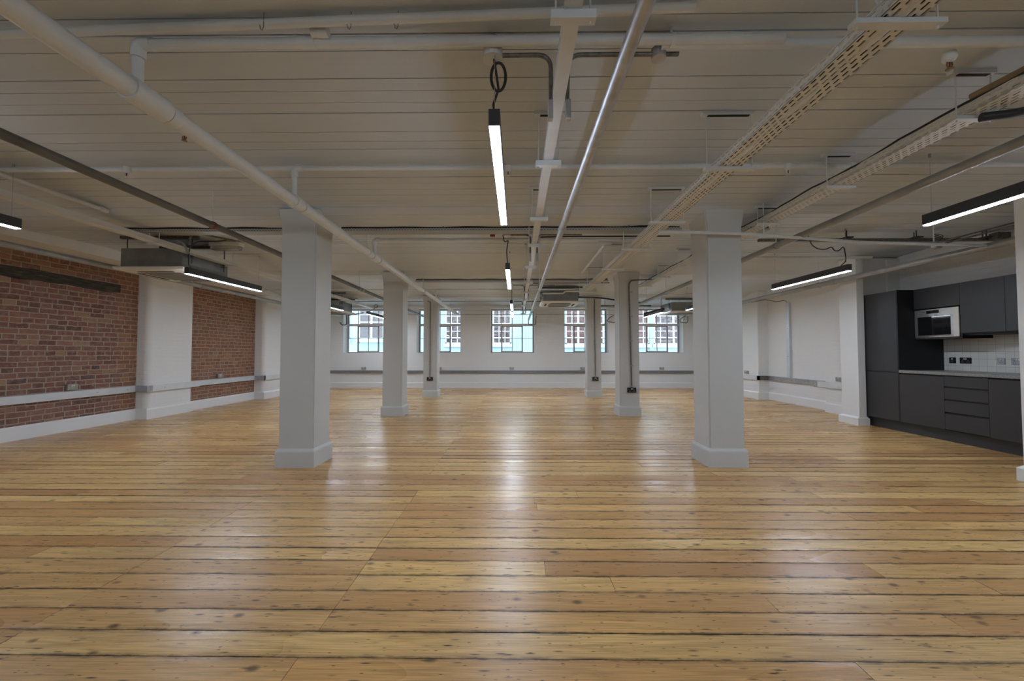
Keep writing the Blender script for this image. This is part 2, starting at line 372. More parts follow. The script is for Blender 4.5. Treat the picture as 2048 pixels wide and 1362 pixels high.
# ------------------------------------------------------------------ floor
def floor():
    bm = bmesh.new(); uvl = bm.loops.layers.uv.new('UVMap'); cl = bm.loops.layers.float_color.new('tone')
    edges = []; y = 1.585
    while y < YF+0.2: edges.append(y); y += 0.147+random.uniform(-0.006, 0.006)
    y = 1.585
    while y > YR-0.2: y -= 0.147+random.uniform(-0.006, 0.006); edges.insert(0, y)
    for r in range(len(edges)-1):
        y0, y1 = edges[r]+0.0018, edges[r+1]-0.0018
        ym = (y0+y1)/2
        js = [XL]
        x = XL+random.uniform(0.5, 2.2)
        while x < -2.6: js.append(x); x += random.uniform(1.4, 3.4)
        if ym < 3.3 or random.random() < 0.2: js.append(-2.11)
        if random.random() < 0.88: js.append(-0.85+random.uniform(-0.004, 0.004))
        x = random.choice([0.14, 1.2, 1.3, 1.95, 0.5, 2.6])+random.uniform(-0.02, 0.02)
        if random.random() < 0.65: js.append(x)
        x += random.uniform(1.6, 3.2)
        while x < XR-0.4: js.append(x); x += random.uniform(1.6, 3.2)
        js.append(XR+0.1); js.sort()
        js = [j for i, j in enumerate(js) if i == 0 or j-js[i-1] > 0.15]
        ns = 5
        for a, b2 in zip(js, js[1:]):
            xa, xb = a+0.001, b2-0.001
            t1, t2 = random.random(), random.random(); ou = random.uniform(0, 40); ov = random.uniform(0, 40)
            tilt = random.uniform(-0.0011, 0.0011); cup = random.uniform(-0.0004, 0.0012); dz = random.uniform(-0.0006, 0.0006)
            nx = max(1, int((xb-xa)/0.7)); wave = random.uniform(0, 6)
            grid = []
            for i in range(nx+1):
                col = []
                xx = xa+(xb-xa)*i/nx
                for k in range(ns+1):
                    v = k/ns; s = 2*v-1
                    z = dz+tilt*s+cup*(s*s-0.5)*(1+0.5*sin(xx*1.3+wave))-(0.0015 if k in (0, ns) else 0)
                    col.append(bm.verts.new((xx, y0+(y1-y0)*v, z)))
                grid.append(col)
            for i in range(nx):
                for k in range(ns):
                    q = [(i, k), (i+1, k), (i+1, k+1), (i, k+1)]
                    f = bm.faces.new([grid[p][s] for p, s in q]); f.smooth = True
                    for lp, (p, s) in zip(f.loops, q):
                        lp[uvl].uv = (grid[p][s].co.x+ou, grid[p][s].co.y-y0+ov)
                        e = min(s, ns-s)/ns*2
                        lp[cl] = (t1, t2, e, 1)
            # skirts of the board going down into the gap
            ring = [grid[i][0] for i in range(nx+1)]+[grid[nx][k] for k in range(1, ns+1)]+[grid[i][ns] for i in range(nx-1, -1, -1)]+[grid[0][k] for k in range(ns-1, 0, -1)]
            ring = [bm.verts.new(v.co) for v in ring]
            low = [bm.verts.new((v.co.x, v.co.y, -0.02)) for v in ring]
            n = len(ring)
            for i in range(n):
                f = bm.faces.new((ring[i], low[i], low[(i+1) % n], ring[(i+1) % n]))
                for lp in f.loops: lp[uvl].uv = (lp.vert.co.x+ou, ov+lp.vert.co.z); lp[cl] = (t1*0.2, t2, 0, 1)
    me = bpy.data.meshes.new('floor'); bm.to_mesh(me); bm.free(); me.materials.append(M['floor'])
    o = bpy.data.objects.new('floor', me); COL.objects.link(o); struct(o)
    b = MB().box(XL-0.3, XR+0.3, YR-0.3, YF+0.3, -0.2, -0.012).build('floor', 'dark_slot'); struct(b); b.name = 'floor_base'; b.parent = o
floor()

# ------------------------------------------------------------------ ceiling : shallow vaults between soffits, board-marked
COLY = [-2.5, 0.8, 4.12, 7.43, 10.6]
ZS = 2.674
def ceil_z(y):
    ys = [c for c in COLY]+[13.95]
    for c in COLY:
        if c+0.12 <= y <= c+0.5: return ZS
        if c-0.02 <= y < c+0.12: return 2.742+(ZS-2.742)*(y-(c-0.02))/0.14
        if c+0.5 < y <= c+0.56: return ZS+0.05*(y-c-0.5)/0.06
    prev = max([c for c in COLY if c < y], default=-5.8)+0.56
    nxt = min([c for c in ys if c > y], default=13.95)-0.02
    t = (y-prev)/(nxt-prev)
    return 2.735+0.08*(1-(2*t-1)**2)
def ceiling():
    rows = []; y = YR-0.3
    while y < YF+0.3:
        rows.append(y); y += 0.115+random.uniform(-0.008, 0.008)
    for c in COLY: rows += [c-0.02, c+0.12, c+0.5, c+0.56]
    rows = sorted(rows); rows = [r for i, r in enumerate(rows) if i == 0 or r-rows[i-1] > 0.02 or any(abs(r-(c+d)) < 1e-6 for c in COLY for d in (-0.02, 0.12, 0.5, 0.56))]
    b = MB(); prof = []
    for a, c in zip(rows, rows[1:]):
        if c-a < 0.004: continue
        o1 = random.uniform(-0.0025, 0.0025); o2 = random.uniform(-0.0025, 0.0025)
        prof += [(a+0.003, ceil_z(a+0.003)+o1), (c-0.003, ceil_z(c-0.003)+o2), (c-0.002, ceil_z(c)+0.014), (c+0.002, ceil_z(c)+0.014)]
    rings = [[(x, p[0], p[1]) for p in prof]+[(x, prof[-1][0], 3.1), (x, prof[0][0], 3.1)] for x in (XL-0.3, XR+0.3)]
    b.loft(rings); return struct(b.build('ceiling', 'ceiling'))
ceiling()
b = MB().box(XL-0.01, -6.36, YR, 13.4, 2.66, 2.9); struct(b.build('trim_1', 'paint'))

# ------------------------------------------------------------------ walls
def window_wall(name, y0, y1, mat):
    b = MB(); xs = [XL-0.3]+[v for c in (WIN_X if y0 > 0 else REAR_X) for v in (c-WIN_HW, c+WIN_HW)]+[XR+0.3]
    b.box(xs[0], xs[-1], y0, y1, -0.2, WIN_Z0); b.box(xs[0], xs[-1], y0, y1, WIN_Z1, 3.1)
    for i in range(0, len(xs), 2): b.box(xs[i], xs[i+1], y0, y1, WIN_Z0, WIN_Z1)
    bmesh.ops.remove_doubles(b.bm, verts=b.bm.verts, dist=1e-5)
    return struct(b.build(name, mat))
window_wall('wall_far', YF, YF+0.42, 'white_brick')
window_wall('wall_rear', YR-0.42, YR, 'paint')
struct(MB().box(XL-0.3, XL, YR, 8.3, 0, 3.0).build('wall_left', 'brick'))
struct(MB().box(XL-0.3, -6.70, 8.0, 10.3, 0, 2.76).build('wall_left_bay', 'brick'))
struct(MB().box(XL-0.3, -6.50, 11.1, YF, 0, 2.9).build('wall_left_end', 'white_brick'))
def pier_left(n, y0, y1, x1, r=0.09):
    k = 6; pts = [(XL-0.05, y0)]
    for i in range(k+1):
        a = i/k*pi/2; pts.append((x1-r+r*sin(a), y0+r-r*cos(a)))
    pts += [(x1, y1-0.02), (x1-0.02, y1), (XL-0.05, y1)]
    struct(MB().loft([[(p[0], p[1], 0) for p in pts], [(p[0], p[1], 2.78) for p in pts]]).build('trim_%d' % n, 'white_brick', smooth=True))
pier_left(2, 7.05, 8.02, -6.585)
pier_left(3, 10.12, 11.2, -6.45)
struct(MB().box(XR, XR+0.3, YR, YF, 0, 3.0).build('wall_right', 'white_brick'))
struct(MB().box(6.21, XR+0.05, 6.7, 8.1, 0, 2.76, 0.006).build('trim_4', 'white_brick'))
struct(MB().box(6.16, XR+0.05, 10.23, 12.3, 0, 2.78, 0.03).build('trim_5', 'white_brick'))
struct(MB().box(5.715, XR+0.05, 6.735, 6.94, 0, 2.78, 0.006).build('trim_6', 'paint'))
struct(MB().box(4.70, XR+0.05, 3.30, 3.78, 0, 2.85, 0.006).build('trim_7', 'paint'))
# timber lintel let into the brickwork
lb = MB(); ring0 = []; k = 26
for i in range(k+1):
    y = 1.5+(6.72-1.5)*i/k
    t = 2.365+random.uniform(-0.012, 0.012)-0.012*(y-5); bo = 2.20+random.uniform(-0.014, 0.014)
    ring0.append([(XL-0.05, y, bo), (XL+0.006, y, bo), (XL+0.006, y, t), (XL-0.05, y, t)])
struct(lb.loft(ring0).build('trim_8', 'lintel'))

# skirtings
def skirt(name, pts, depth, h=0.19, side=1):
    b = MB()
    for (xa, ya), (xb, yb) in zip(pts, pts[1:]):
        d = Vector((xb-xa, yb-ya, 0)); ln = d.length; d.normalize(); n = Vector((-d.y, d.x, 0))*side*depth
        a0 = Vector((xa, ya, 0))-d*0.0; b0 = Vector((xb, yb, 0))
        ring = lambda p: [p-n*0.2, p+n, p+n+Vector((0, 0, h-depth*0.9)), p+n*0.1+Vector((0, 0, h)), p-n*0.2+Vector((0, 0, h))]
        b.loft([ring(a0), ring(b0)])
    return struct(b.build(name, 'skirting'))
skirt('baseboard_left', [(XL, YR), (XL, 7.05)], 0.028, side=-1)
skirt('baseboard_left_bay', [(-6.70, 8.02), (-6.70, 10.12)], 0.028, side=-1)
def skirt_box(name, x0, x1, y0, y1, d=0.028, h=0.19):
    b = MB(); cx, cy, a, c = (x0+x1)/2, (y0+y1)/2, (x1-x0)/2, (y1-y0)/2
    b.frustum(cx, cy, [(0, a+d, c+d), (h-0.025, a+d, c+d), (h, a+0.004, c+0.004)])
    return struct(b.build(name, 'skirting'))
skirt_box('baseboard_left_pier', -6.9, -6.585, 7.05, 8.02)
skirt_box('baseboard_left_pier', -6.9, -6.45, 10.12, 11.2)
skirt('baseboard_far', [(XL, YF), (XR, YF)], 0.028, side=-1)
skirt('baseboard_right', [(XR, 8.1), (XR, 10.23)], 0.028)
skirt_box('baseboard_right_pier', 6.21, 6.6, 7.0, 8.1, 0.012)
skirt_box('baseboard_right_pier', 6.16, 6.6, 10.23, 12.3)
skirt_box('baseboard_right_nib', 5.60, 5.72, 6.62, 6.95, 0.035, 0.14)
struct(MB().box(5.60, 5.72, 6.60, 6.95, 0, 2.78, 0.006).build('trim_9', 'paint'))
skirt_box('baseboard_right_nib', 4.70, 6.6, 3.30, 3.78, 0.03, 0.14)

# ------------------------------------------------------------------ windows
def win(i, x, y, s):      # s=+1 glass beyond the opening in +y
    yg = y+0.36*s; ya, yb = sorted((yg-0.02, yg+0.02)); z0, z1 = WIN_Z0, WIN_Z1
    b = MB(); x0, x1 = x-WIN_HW, x+WIN_HW
    fr = 0.05
    b.box(x0, x0+fr, ya, yb, z0, z1).box(x1-fr, x1, ya, yb, z0, z1).box(x0, x1, ya, yb, z0, z0+fr).box(x0, x1, ya, yb, z1-fr, z1)
    for dx in (-0.37, -0.01, 0.34): b.box(x+dx-0.010, x+dx+0.010, ya+0.005, yb-0.005, z0, z1)
    b.box(x0, x1, ya+0.01, yb-0.01, 1.668, 1.684)
    o = struct(b.build('window_%d' % i, 'steel_win'))
    MB().box(x0, x1, ya-0.03, yb, 2.105, 2.185, 0.004).build('transom', 'win_white', o)
    c = MB(); xa, xb = x-0.37, x+0.34
    c.box(xa-0.022, xa+0.022, ya-0.012, yb, z0+0.05, 2.105).box(xb-0.022, xb+0.022, ya-0.012, yb, z0+0.05, 2.105).box(xa, xb, ya-0.012, yb, 2.075, 2.105).box(xa, xb, ya-0.012, yb, z0+0.05, z0+0.08)
    c.build('casement_frame', 'steel_win', o)
    if s > 0:
        MB().tube([(xa, ya-0.02, 1.66), (xa+0.012, ya-0.05, 1.65), (xa+0.075, ya-0.05, 1.52)], 0.008, 8).build('casement_handle', 'charcoal', o)
    MB().box(x0, x1, yg-0.002, yg+0.002, z0, z1).build('glass_pane', 'glass', o)
    MB().box(x0, x1, min(y+0.005*s, yg), max(y+0.005*s, yg), z0, z0+0.025).build('window_sill', 'paint', o)
for i, x in enumerate(WIN_X): win(i+1, x, YF, 1)
for i, x in enumerate(REAR_X): win(i+6, x, YR, -1)

# ------------------------------------------------------------------ columns
def column(xc, yc, label):
    t = thing('column', label, 'column', (xc, yc, 0), 'square white columns in two rows')
    b = MB(); hw = 0.183
    b.frustum(xc, yc, [(0.15, hw, hw), (2.40, hw, hw), (2.52, hw+0.004, hw+0.004), (2.70, hw+0.03, hw+0.02)])
    es = [e for e in b.bm.edges if abs(e.verts[0].co.z-e.verts[1].co.z) > 0.05]
    bmesh.ops.bevel(b.bm, geom=es, offset=0.012, segments=2, affect='EDGES')
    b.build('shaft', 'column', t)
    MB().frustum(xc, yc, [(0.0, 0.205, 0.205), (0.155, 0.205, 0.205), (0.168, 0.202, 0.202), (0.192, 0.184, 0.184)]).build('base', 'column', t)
    return t
CX = {'L': -2.297, 'R': 2.155}
CP = {}
for side, x0 in (('L', (-2.295, -2.325, -2.30)), ('R', (2.195, 2.12, 2.075))):
    for k, (yf, nm) in enumerate(((4.12, 'nearest'), (7.42, 'middle'), (10.57, 'farthest'))):
        xc = x0[k]; yc = yf+0.205+(0.06 if side == 'R' else 0)
        CP[side, k] = (xc, yc)
        extra = {('L', 0): 'bare faces, beside the big white sprinkler pipe', ('L', 1): 'bare front, no conduit or socket', ('L', 2): 'dark conduit down its front to a socket',
                 ('R', 0): 'bare faces, standing before the kitchen', ('R', 1): 'thick dark conduit bending away at its top', ('R', 2): 'thin conduit and socket, right of the ceiling cassette'}[side, k]
        column(xc, yc, '%s square white column, %s row, %s' % (nm, 'left' if side == 'L' else 'right', extra))

# ------------------------------------------------------------------ sockets
def socket_proto(kind, label, cat='socket', depth=0.04, w=0.147, h=0.087, mat='socket_metal', gangs=2, group=None):
    t = thing('double_socket' if gangs == 2 else 'single_socket', label, cat, (0, 0, 0), group)    # faces -Y, back at y=0
    MB().box(-w/2, w/2, -depth, 0, -h/2, h/2, 0.006).build('back_box', mat, t)
    MB().box(-w/2+0.004, w/2-0.004, -depth-0.004, -depth, -h/2+0.004, h/2-0.004, 0.0015).build('face_plate', mat, t)
    gx = (-0.036, 0.036) if gangs == 2 else (0.0,)
    for g in gx:
        b = MB(); b.box(g-0.003, g+0.003, -depth-0.005, -depth-0.003, 0.000, 0.009)
        b.box(g-0.014, g-0.007, -depth-0.005, -depth-0.003, -0.024, -0.018); b.box(g+0.007, g+0.014, -depth-0.005, -depth-0.003, -0.024, -0.018)
        pm = 'white_plastic' if mat == 'socket_black' else 'dark_slot'
        b.build('pin_holes', pm, t)
    for g in ((-0.012, 0.012) if gangs == 2 else (0.0,)):
        MB().box(g-0.008, g+0.008, -depth-0.009, -depth-0.003, 0.012, 0.032, 0.001).build('rocker_switch', 'white_plastic', t)
    return t
sk = socket_proto('m', 'metal double socket on the far wall under the leftmost window', group='double sockets on the far wall trunking')
sk.location = (-5.17, YF-0.0, 0.655)
for x, nm in ((-0.16, 'centred under the middle window'), (2.22, 'half hidden behind the farthest right column'), (4.87, 'under the rightmost window')):
    dup(sk, (x, YF, 0.655), 'metal double socket on the far wall %s' % nm)
dup(sk, (-2.60, YF, 0.655), 'metal double socket on the far wall beside the farthest left column')
dup(sk, (XL, 6.0, 0.665), 'metal double socket on the brick wall, sitting on the nearer length of trunking', pi/2, 'sockets above the left wall trunking')
dup(sk, (-6.70, 8.90, 0.665), 'metal double socket on the farther brick panel above its trunking', pi/2, 'sockets above the left wall trunking')
dup(sk, (6.21, 7.72, 0.675), 'metal double socket on the right wall pier nearest the kitchen', -pi/2, 'sockets above the right wall trunking')
dup(sk, (6.16, 10.72, 0.665), 'metal double socket on the right wall just visible past the near column', -pi/2, 'sockets above the right wall trunking')
cs = socket_proto('b', 'black double socket low on the middle right column below its conduit', mat='socket_black', w=0.16, h=0.095, group='black sockets on the columns')
cs.location = (CP['R', 1][0]+0.03, CP['R', 1][1]-0.183, 0.49)
dup(cs, (CP['R', 2][0]+0.02, CP['R', 2][1]-0.183, 0.49), 'black double socket low on the farthest right column below its conduit')
dup(cs, (CP['L', 2][0]-0.0, CP['L', 2][1]-0.183, 0.49), 'black double socket low on the farthest left column below its conduit')
# column conduits
def col_conduit(key, pts, label, r, dx):
    xc, yc = CP[key]; yfz = yc-0.183-0.018
    P = [(xc+dx+x, yfz, z) for x, z in pts]
    t = thing('column_conduit', label, 'conduit', P[0], 'dark conduits on the columns')
    MB().tube(round_path(P, 0.14), r, 12).build('conduit_run', 'galv_dark', t, True)
    z = 0.95
    while z < 2.4:
        MB().box(P[0][0]-0.028, P[0][0]+0.028, yfz-r-0.004, yfz+0.018, z-0.008, z+0.008, 0.003).build('saddle_clip', 'socket_metal', t)
        z += 0.46
    MB().lathe((P[0][0], yfz, 0.545), [(0, 0.017), (0.03, 0.017), (0.035, 0.012)], 'Z').build('conduit_gland', 'socket_metal', t, True)
col_conduit(('R', 1), [(0.0, 0.54), (-0.035, 2.46), (0.0, 2.545), (0.45, 2.57)], 'dark steel conduit down the middle right column, bending right at the top', 0.013, 0.03)
col_conduit(('R', 2), [(0.0, 0.54), (-0.01, 2.62)], 'dark steel conduit straight down the farthest right column', 0.010, 0.02)
col_conduit(('L', 2), [(0.0, 0.54), (0.0, 2.50), (0.0, 2.54), (-0.07, 2.56)], 'dark steel conduit down the farthest left column', 0.010, 0.0)

# ------------------------------------------------------------------ dado trunking
def trunk_box(name, label, x0, x1, y0, y1, z0=0.492, z1=0.600, mat='alu', screws=(), joints=()):
    t = thing(name, label, 'trunking', ((x0+x1)/2, (y0+y1)/2, z0))
    MB().box(x0, x1, y0, y1, z0, z1, 0.003).build('trunking_body', mat, t)
    for s in screws:
        if x1-x0 > y1-y0: MB().lathe((s, y0-0.001, (z0+z1)/2), [(-0.002, 0.006), (0.002, 0.006)], 'Y').build('screw', 'charcoal', t)
        else:
            xx = x1 if x0 < 0 else x0
            MB().lathe((xx, s, (z0+z1)/2), [(-0.002, 0.006), (0.002, 0.006)], 'X').build('screw', 'charcoal', t)
    for j in joints:
        if x1-x0 > y1-y0: MB().box(j-0.05, j+0.05, y0-0.003, y1, z0-0.003, z1+0.003, 0.001).build('joint_cover', 'galv', t)
        else:
            xa, xb = (x0, x1+0.003) if x0 < 0 else (x0-0.003, x1)
            MB().box(xa, xb, j-0.05, j+0.05, z0-0.003, z1+0.003, 0.001).build('joint_cover', 'galv', t)
    return t
trunk_box('dado_trunking', 'pale metal dado trunking along the near brick wall', XL, XL+0.05, YR+0.1, 7.045, screws=(6.35, 4.2, 6.85))
t = trunk_box('dado_trunking', 'white painted dado trunking across the white pier between the brick panels', -6.585, -6.535, 6.99, 8.16, mat='white_metal', screws=(7.35,), joints=())
MB().box(XL+0.05, -6.535, 6.985, 7.045, 0.492, 0.600, 0.003).build('corner_piece', 'galv', t)
MB().box(-6.532, -6.528, 6.985, 7.10, 0.490, 0.602, 0.001).build('joint_cover', 'galv', t)
trunk_box('dado_trunking', 'pale metal dado trunking along the farther brick panel', -6.70, -6.65, 8.03, 10.115, screws=(9.0,))
t = trunk_box('dado_trunking', 'short white dado trunking across the farther left pier', -6.45, -6.40, 10.06, 11.2, mat='white_metal')
MB().box(-6.65, -6.40, 10.055, 10.115, 0.492, 0.600, 0.003).build('corner_piece', 'galv', t)
trunk_box('dado_trunking', 'long grey metal dado trunking along the far wall below the windows', -6.4, 6.3, YF-0.05, YF, 0.485, 0.585, mat='grey_trunk', screws=(-5.6, -3.0, 1.6, 5.4))
t = trunk_box('dado_trunking', 'white dado trunking across the right wall pier beside the far corner', 6.11, 6.16, 10.17, 12.3, mat='white_metal')
MB().box(6.11, 6.37, 10.17, 10.228, 0.492, 0.600, 0.003).build('corner_piece', 'galv_dark', t)
trunk_box('dado_trunking', 'grey metal dado trunking along the recess of the right wall', 6.37, XR, 8.1, 10.168, mat='galv', screws=(9.3, 8.9))
trunk_box('dado_trunking', 'white dado trunking across the pier beside the kitchen nib', 6.16, 6.21, 7.0, 8.35, mat='white_metal', joints=(8.3,))
t = thing('riser_trunking', 'vertical grey metal trunking rising up the right wall recess', 'trunking', (XR-0.03, 9.42, 0.6))
MB().box(XR-0.055, XR, 9.36, 9.47, 0.60, 2.37, 0.003).build('trunking_body', 'alu', t)
for z in (1.1, 1.75): MB().lathe((XR-0.055, 9.415, z), [(-0.002, 0.007), (0.002, 0.007)], 'X').build('screw', 'charcoal', t)
MB().tube([(XR-0.03, 9.42, 2.36), (XR-0.08, 9.45, 2.42), (XR-0.25, 9.5, 2.40), (XR-0.45, 9.6, 2.46), (XR-0.7, 9.7, 2.41), (XR-1.0, 9.8, 2.47)], 0.008, 6).build('loose_cable', 'galv_dark', t, True)

# ------------------------------------------------------------------ pipes
def pipe(name, label, cat, pts, r, mat, group=None, bend=0.0, fittings=(), seg=16):
    """fittings: (part name, point a, point b, radius)"""
    t = thing(name, label, cat, pts[0], group)
    P = round_path(pts, bend) if bend else pts
    MB().tube(P, r, seg).build('pipe_run', mat, t, True)
    for nm, a, c, rr in fittings:
        A, Cc = Vector(a), Vector(c); d = (Cc-A)
        MB().tube([A, A+d*0.08, A+d*0.92, Cc], [rr*0.9, rr, rr, rr*0.9], seg).build(nm, mat, t, True)
    return t
def rod_hanger(t, x, y, z, r, mat, top=None, clip=None):
    top = top or ceil_z(y)
    b = MB(); b.tube([(x, y, z+r), (x, y, top+0.01)], 0.005, 8)
    h = b.build('hanger_rod', 'white_metal', t)
    MB().lathe((x, y, z), [(-0.012, r+0.007), (0.012, r+0.007)], 'Y').build('pipe_clip', clip or mat, t, True)
# main white sprinkler pipe
y0m, y1m = -1.0, 13.0
def mzx(y): return (-1.875, y, 2.472-0.0065*(y-2))
ta = mzx(y0m); tb = mzx(12.6)
t = thing('sprinkler_main', 'thick white sprinkler main running from top left towards the far windows', 'pipe', ta)
MB().tube([ta, mzx(1.93)], 0.050, 24).build('pipe_run', 'white_metal', t, True)
MB().tube([mzx(1.93), mzx(7.6), mzx(7.7), tb], [0.047, 0.047, 0.042, 0.042], 24).build('pipe_run', 'white_metal', t, True)
def tee(y, L2, r):
    MB().tube([mzx(y-L2), mzx(y-L2*0.8), mzx(y+L2*0.8), mzx(y+L2)], [r*0.97, r, r, r*0.97], 24).build('tee_fitting', 'white_metal', t, True)
tee(1.96, 0.10, 0.062); tee(2.10, 0.03, 0.056); tee(3.33, 0.05, 0.058); tee(3.44, 0.025, 0.055); tee(5.20, 0.10, 0.056); tee(5.36, 0.02, 0.060); tee(7.5, 0.06, 0.046); tee(9.2, 0.08, 0.044); tee(11.9, 0.05, 0.042)
for y in (4.95, 7.95, 11.2):
    x, _, z = mzx(y); rod_hanger(t, x, y, z, 0.046, 'white_metal')
# branch pipes across the ceiling, each with its riser from the main
def branch(y, z, r, x0, x1, label, riser=True, yb=None, extra=()):
    yb = yb if yb is not None else y
    t = thing('sprinkler_branch', label, 'pipe', (x0, y, z), 'white sprinkler branches under the ceiling')
    MB().tube([(x0, y, z), (x1, yb, z)], r, 14).build('pipe_run', 'white_metal', t, True)
    if riser:
        x, _, zm = mzx(y)
        MB().tube([(x, y, zm+0.045), (x, y, z-0.03)], r, 14).build('riser', 'white_metal', t, True)
        b = MB(); b.tube([(x, y, z-0.075), (x, y, z-0.04), (x+0.004, y, z-0.012), (x+0.03, y, z+0.002), (x+0.07, y, z)], r*1.3, 14); b.build('elbow', 'white_metal', t, True)
    for x in extra: MB().tube([(x-0.04, y, z), (x+0.04, y, z)], r*1.22, 14).build('coupling', 'white_metal', t, True)
    return t
branch(1.91, 2.72, 0.024, -1.875, 1.3, 'nearest white sprinkler branch, turning off an elbow riser at upper left', extra=(-1.03,))
branch(1.935, 2.715, 0.024, 0.72, 5.5, 'nearest white sprinkler branch on the right, behind the perforated trays', False)
branch(1.87, 2.74, 0.021, -2.6, 0.8, 'white pipe crossing the very top of the picture at a slight slant', False, 1.75, (-0.95,))
branch(3.30, 2.745, 0.021, -6.3, 5.8, 'white sprinkler branch across the ceiling just before the nearest columns', True)
branch(5.20, 2.675, 0.025, -1.875, 1.75, 'white sprinkler branch behind the first cable tray with an elbow riser', True, extra=(-0.06,))
branch(9.20, 2.65, 0.018, -6.0, 1.35, 'white sprinkler branch in front of the farthest columns', True)
branch(6.30, 2.69, 0.022, 2.9, 5.6, 'white pipe across the ceiling right of the nearest right column', False)
def thin_pipe(pts, r, mat, label, cat='pipe', name='ceiling_pipe', bend=0.0):
    return pipe(name, label, cat, pts, r, mat, None, bend)
thin_pipe([(-6.0, 11.45, 2.67), (2.2, 11.45, 2.67)], 0.012, 'galv', 'thin grey conduit across the ceiling behind the farthest columns', 'conduit', 'ceiling_conduit')
thin_pipe([(-6.3, 12.7, 2.64), (6.0, 12.7, 2.64)], 0.022, 'white_metal', 'white pipe across the ceiling just before the far wall')
thin_pipe([(-6.3, 13.1, 2.58), (6.0, 13.1, 2.58)], 0.016, 'white_metal', 'slim white pipe crossing the tops of the far windows')
thin_pipe([(-6.3, 13.38, 2.47), (6.0, 13.38, 2.47)], 0.010, 'galv', 'thin grey conduit fixed along the far wall across the windows', 'conduit', 'wall_conduit')
# lateral mains
t = pipe('grey_pipe', 'dark grey pipe slanting across the upper left above the brick wall', 'pipe', [(-2.95, -1.0, 2.475), (-2.95, 12.5, 2.335)], 0.031, 'dark_pipe')
for y in (3.80, 7.4, 11.9): rod_hanger(t, -2.95, y, 2.475-0.0104*(y+1), 0.031, 'grey_pipe', clip='red' if y in (3.80, 11.9) else None)
MB().tube([(-2.95, 7.52, 2.386), (-2.95, 7.60, 2.386)], 0.037, 14).build('coupling', 'grey_pipe', t, True)
t = pipe('grey_pipe', 'grey pipe slanting across the upper right towards the kitchen side', 'pipe', [(3.0, -1.0, 2.475), (3.0, 12.2, 2.345)], 0.033, 'grey_pipe')
for y in (4.6, 8.0, 9.2): rod_hanger(t, 3.0, y, 2.475-0.0098*(y+1), 0.033, 'grey_pipe')
t = pipe('grey_pipe', 'shiny galvanised pipe running down the middle of the ceiling', 'pipe', [(0.388, -1.0, 2.24), (0.388, 12.9, 2.24)], 0.0265, 'galv', seg=20)
for y in (3.34, 6.65, 10.9):
    MB().tube([(0.388, y-0.02, 2.24), (0.388, y+0.02, 2.24)], 0.033, 16).build('coupling', 'galv', t, True)
for y in (6.65, 10.2, 12.3): rod_hanger(t, 0.388, y, 2.24, 0.027, 'galv_dark')
MB().tube(round_path([(0.388, 12.85, 2.24), (0.388, 12.95, 2.17), (0.40, 12.98, 2.10), (0.62, 12.98, 2.08), (0.64, 12.98, 2.38)], 0.08), 0.014, 10).build('flexible_tail', 'galv_dark', t, True)
t = pipe('grey_pipe', 'pale grey pipe along the left wall above the brick panels and pier', 'pipe', [(-5.50, -1.0, 2.365), (-5.50, 12.3, 2.335)], 0.036, 'grey_pipe')
for y in (6.85, 10.2): rod_hanger(t, -5.50, y, 2.345, 0.036, 'grey_pipe', 2.74)
MB().tube([(-5.5, 7.3, 2.347), (-5.5, 7.42, 2.347)], 0.042, 14).build('coupling', 'grey_pipe', t, True)
t = pipe('grey_pipe', 'pale grey pipe above the kitchen running to the far right corner', 'pipe', [(5.22, 3.80, 2.365), (5.22, 12.2, 2.335)], 0.04, 'grey_pipe')
for y in (6.9, 10.2): rod_hanger(t, 5.22, y, 2.352, 0.04, 'grey_pipe', 2.74)
MB().tube([(5.22, 6.55, 2.355), (5.22, 6.65, 2.355)], 0.047, 14).build('coupling', 'grey_pipe', t, True)
t = pipe('white_pipe', 'slim white pipe across the front of the nearest right column towards the kitchen', 'pipe', [(1.45, 4.03, 2.418), (2.3, 4.06, 2.405), (3.7, 4.3, 2.378), (5.2, 4.42, 2.365)], 0.016, 'white_metal')
for x, y in ((2.55, 4.1), (4.55, 4.36)): MB().tube([(x, y, 2.40), (x, y, ceil_z(y)+0.01)], 0.006, 8).build('hanger_rod', 'white_metal', t)
pipe('white_pipe', 'short slanting white pipe hanging between the grey pipe and the perforated tray', 'pipe', [(1.17, 5.28, 2.62), (1.16, 7.0, 2.60)], 0.016, 'white_metal', fittings=(('end_cap', (1.16, 6.96, 2.60), (1.16, 7.03, 2.60), 0.021), ('tee_fitting', (1.08, 5.24, 2.64), (1.26, 5.24, 2.64), 0.026)))
pipe('white_pipe', 'slim white pipe with a round end cap near the upper left edge', 'pipe', [(-4.37, 0.5, 2.70), (-4.37, 4.12, 2.70)], 0.021, 'white_metal', fittings=(('end_cap', (-4.37, 4.08, 2.70), (-4.37, 4.16, 2.70), 0.03),))
# twin conduits above the kitchen
for dz, nm in ((0.0, 'lower'), (0.035, 'upper')):
    pipe('ceiling_conduit', '%s of two thin dark conduits above the kitchen near the right edge' % nm, 'conduit', [(5.38, 5.05, 2.56+dz), (5.38+dz, 3.82, 2.565+dz)], 0.009, 'galv_dark')
t = thing('junction_box', 'round metal junction box with a coiled wire above the kitchen', 'junction box', (5.38, 5.12, 2.56))
MB().lathe((5.38, 5.12, 2.56), [(-0.04, 0.02), (-0.035, 0.045), (0.03, 0.045), (0.035, 0.03)], 'Y').build('box_body', 'galv', t, True)
cp = [(5.41+0.05*cos(a), 5.12+0.02*sin(a), 2.66+0.02*sin(a)+0.004*a) for a in [i*pi/8 for i in range(28)]]
MB().tube([(5.38, 5.12, 2.59)]+cp, 0.004, 6).build('coiled_wire', 'black', t, True)

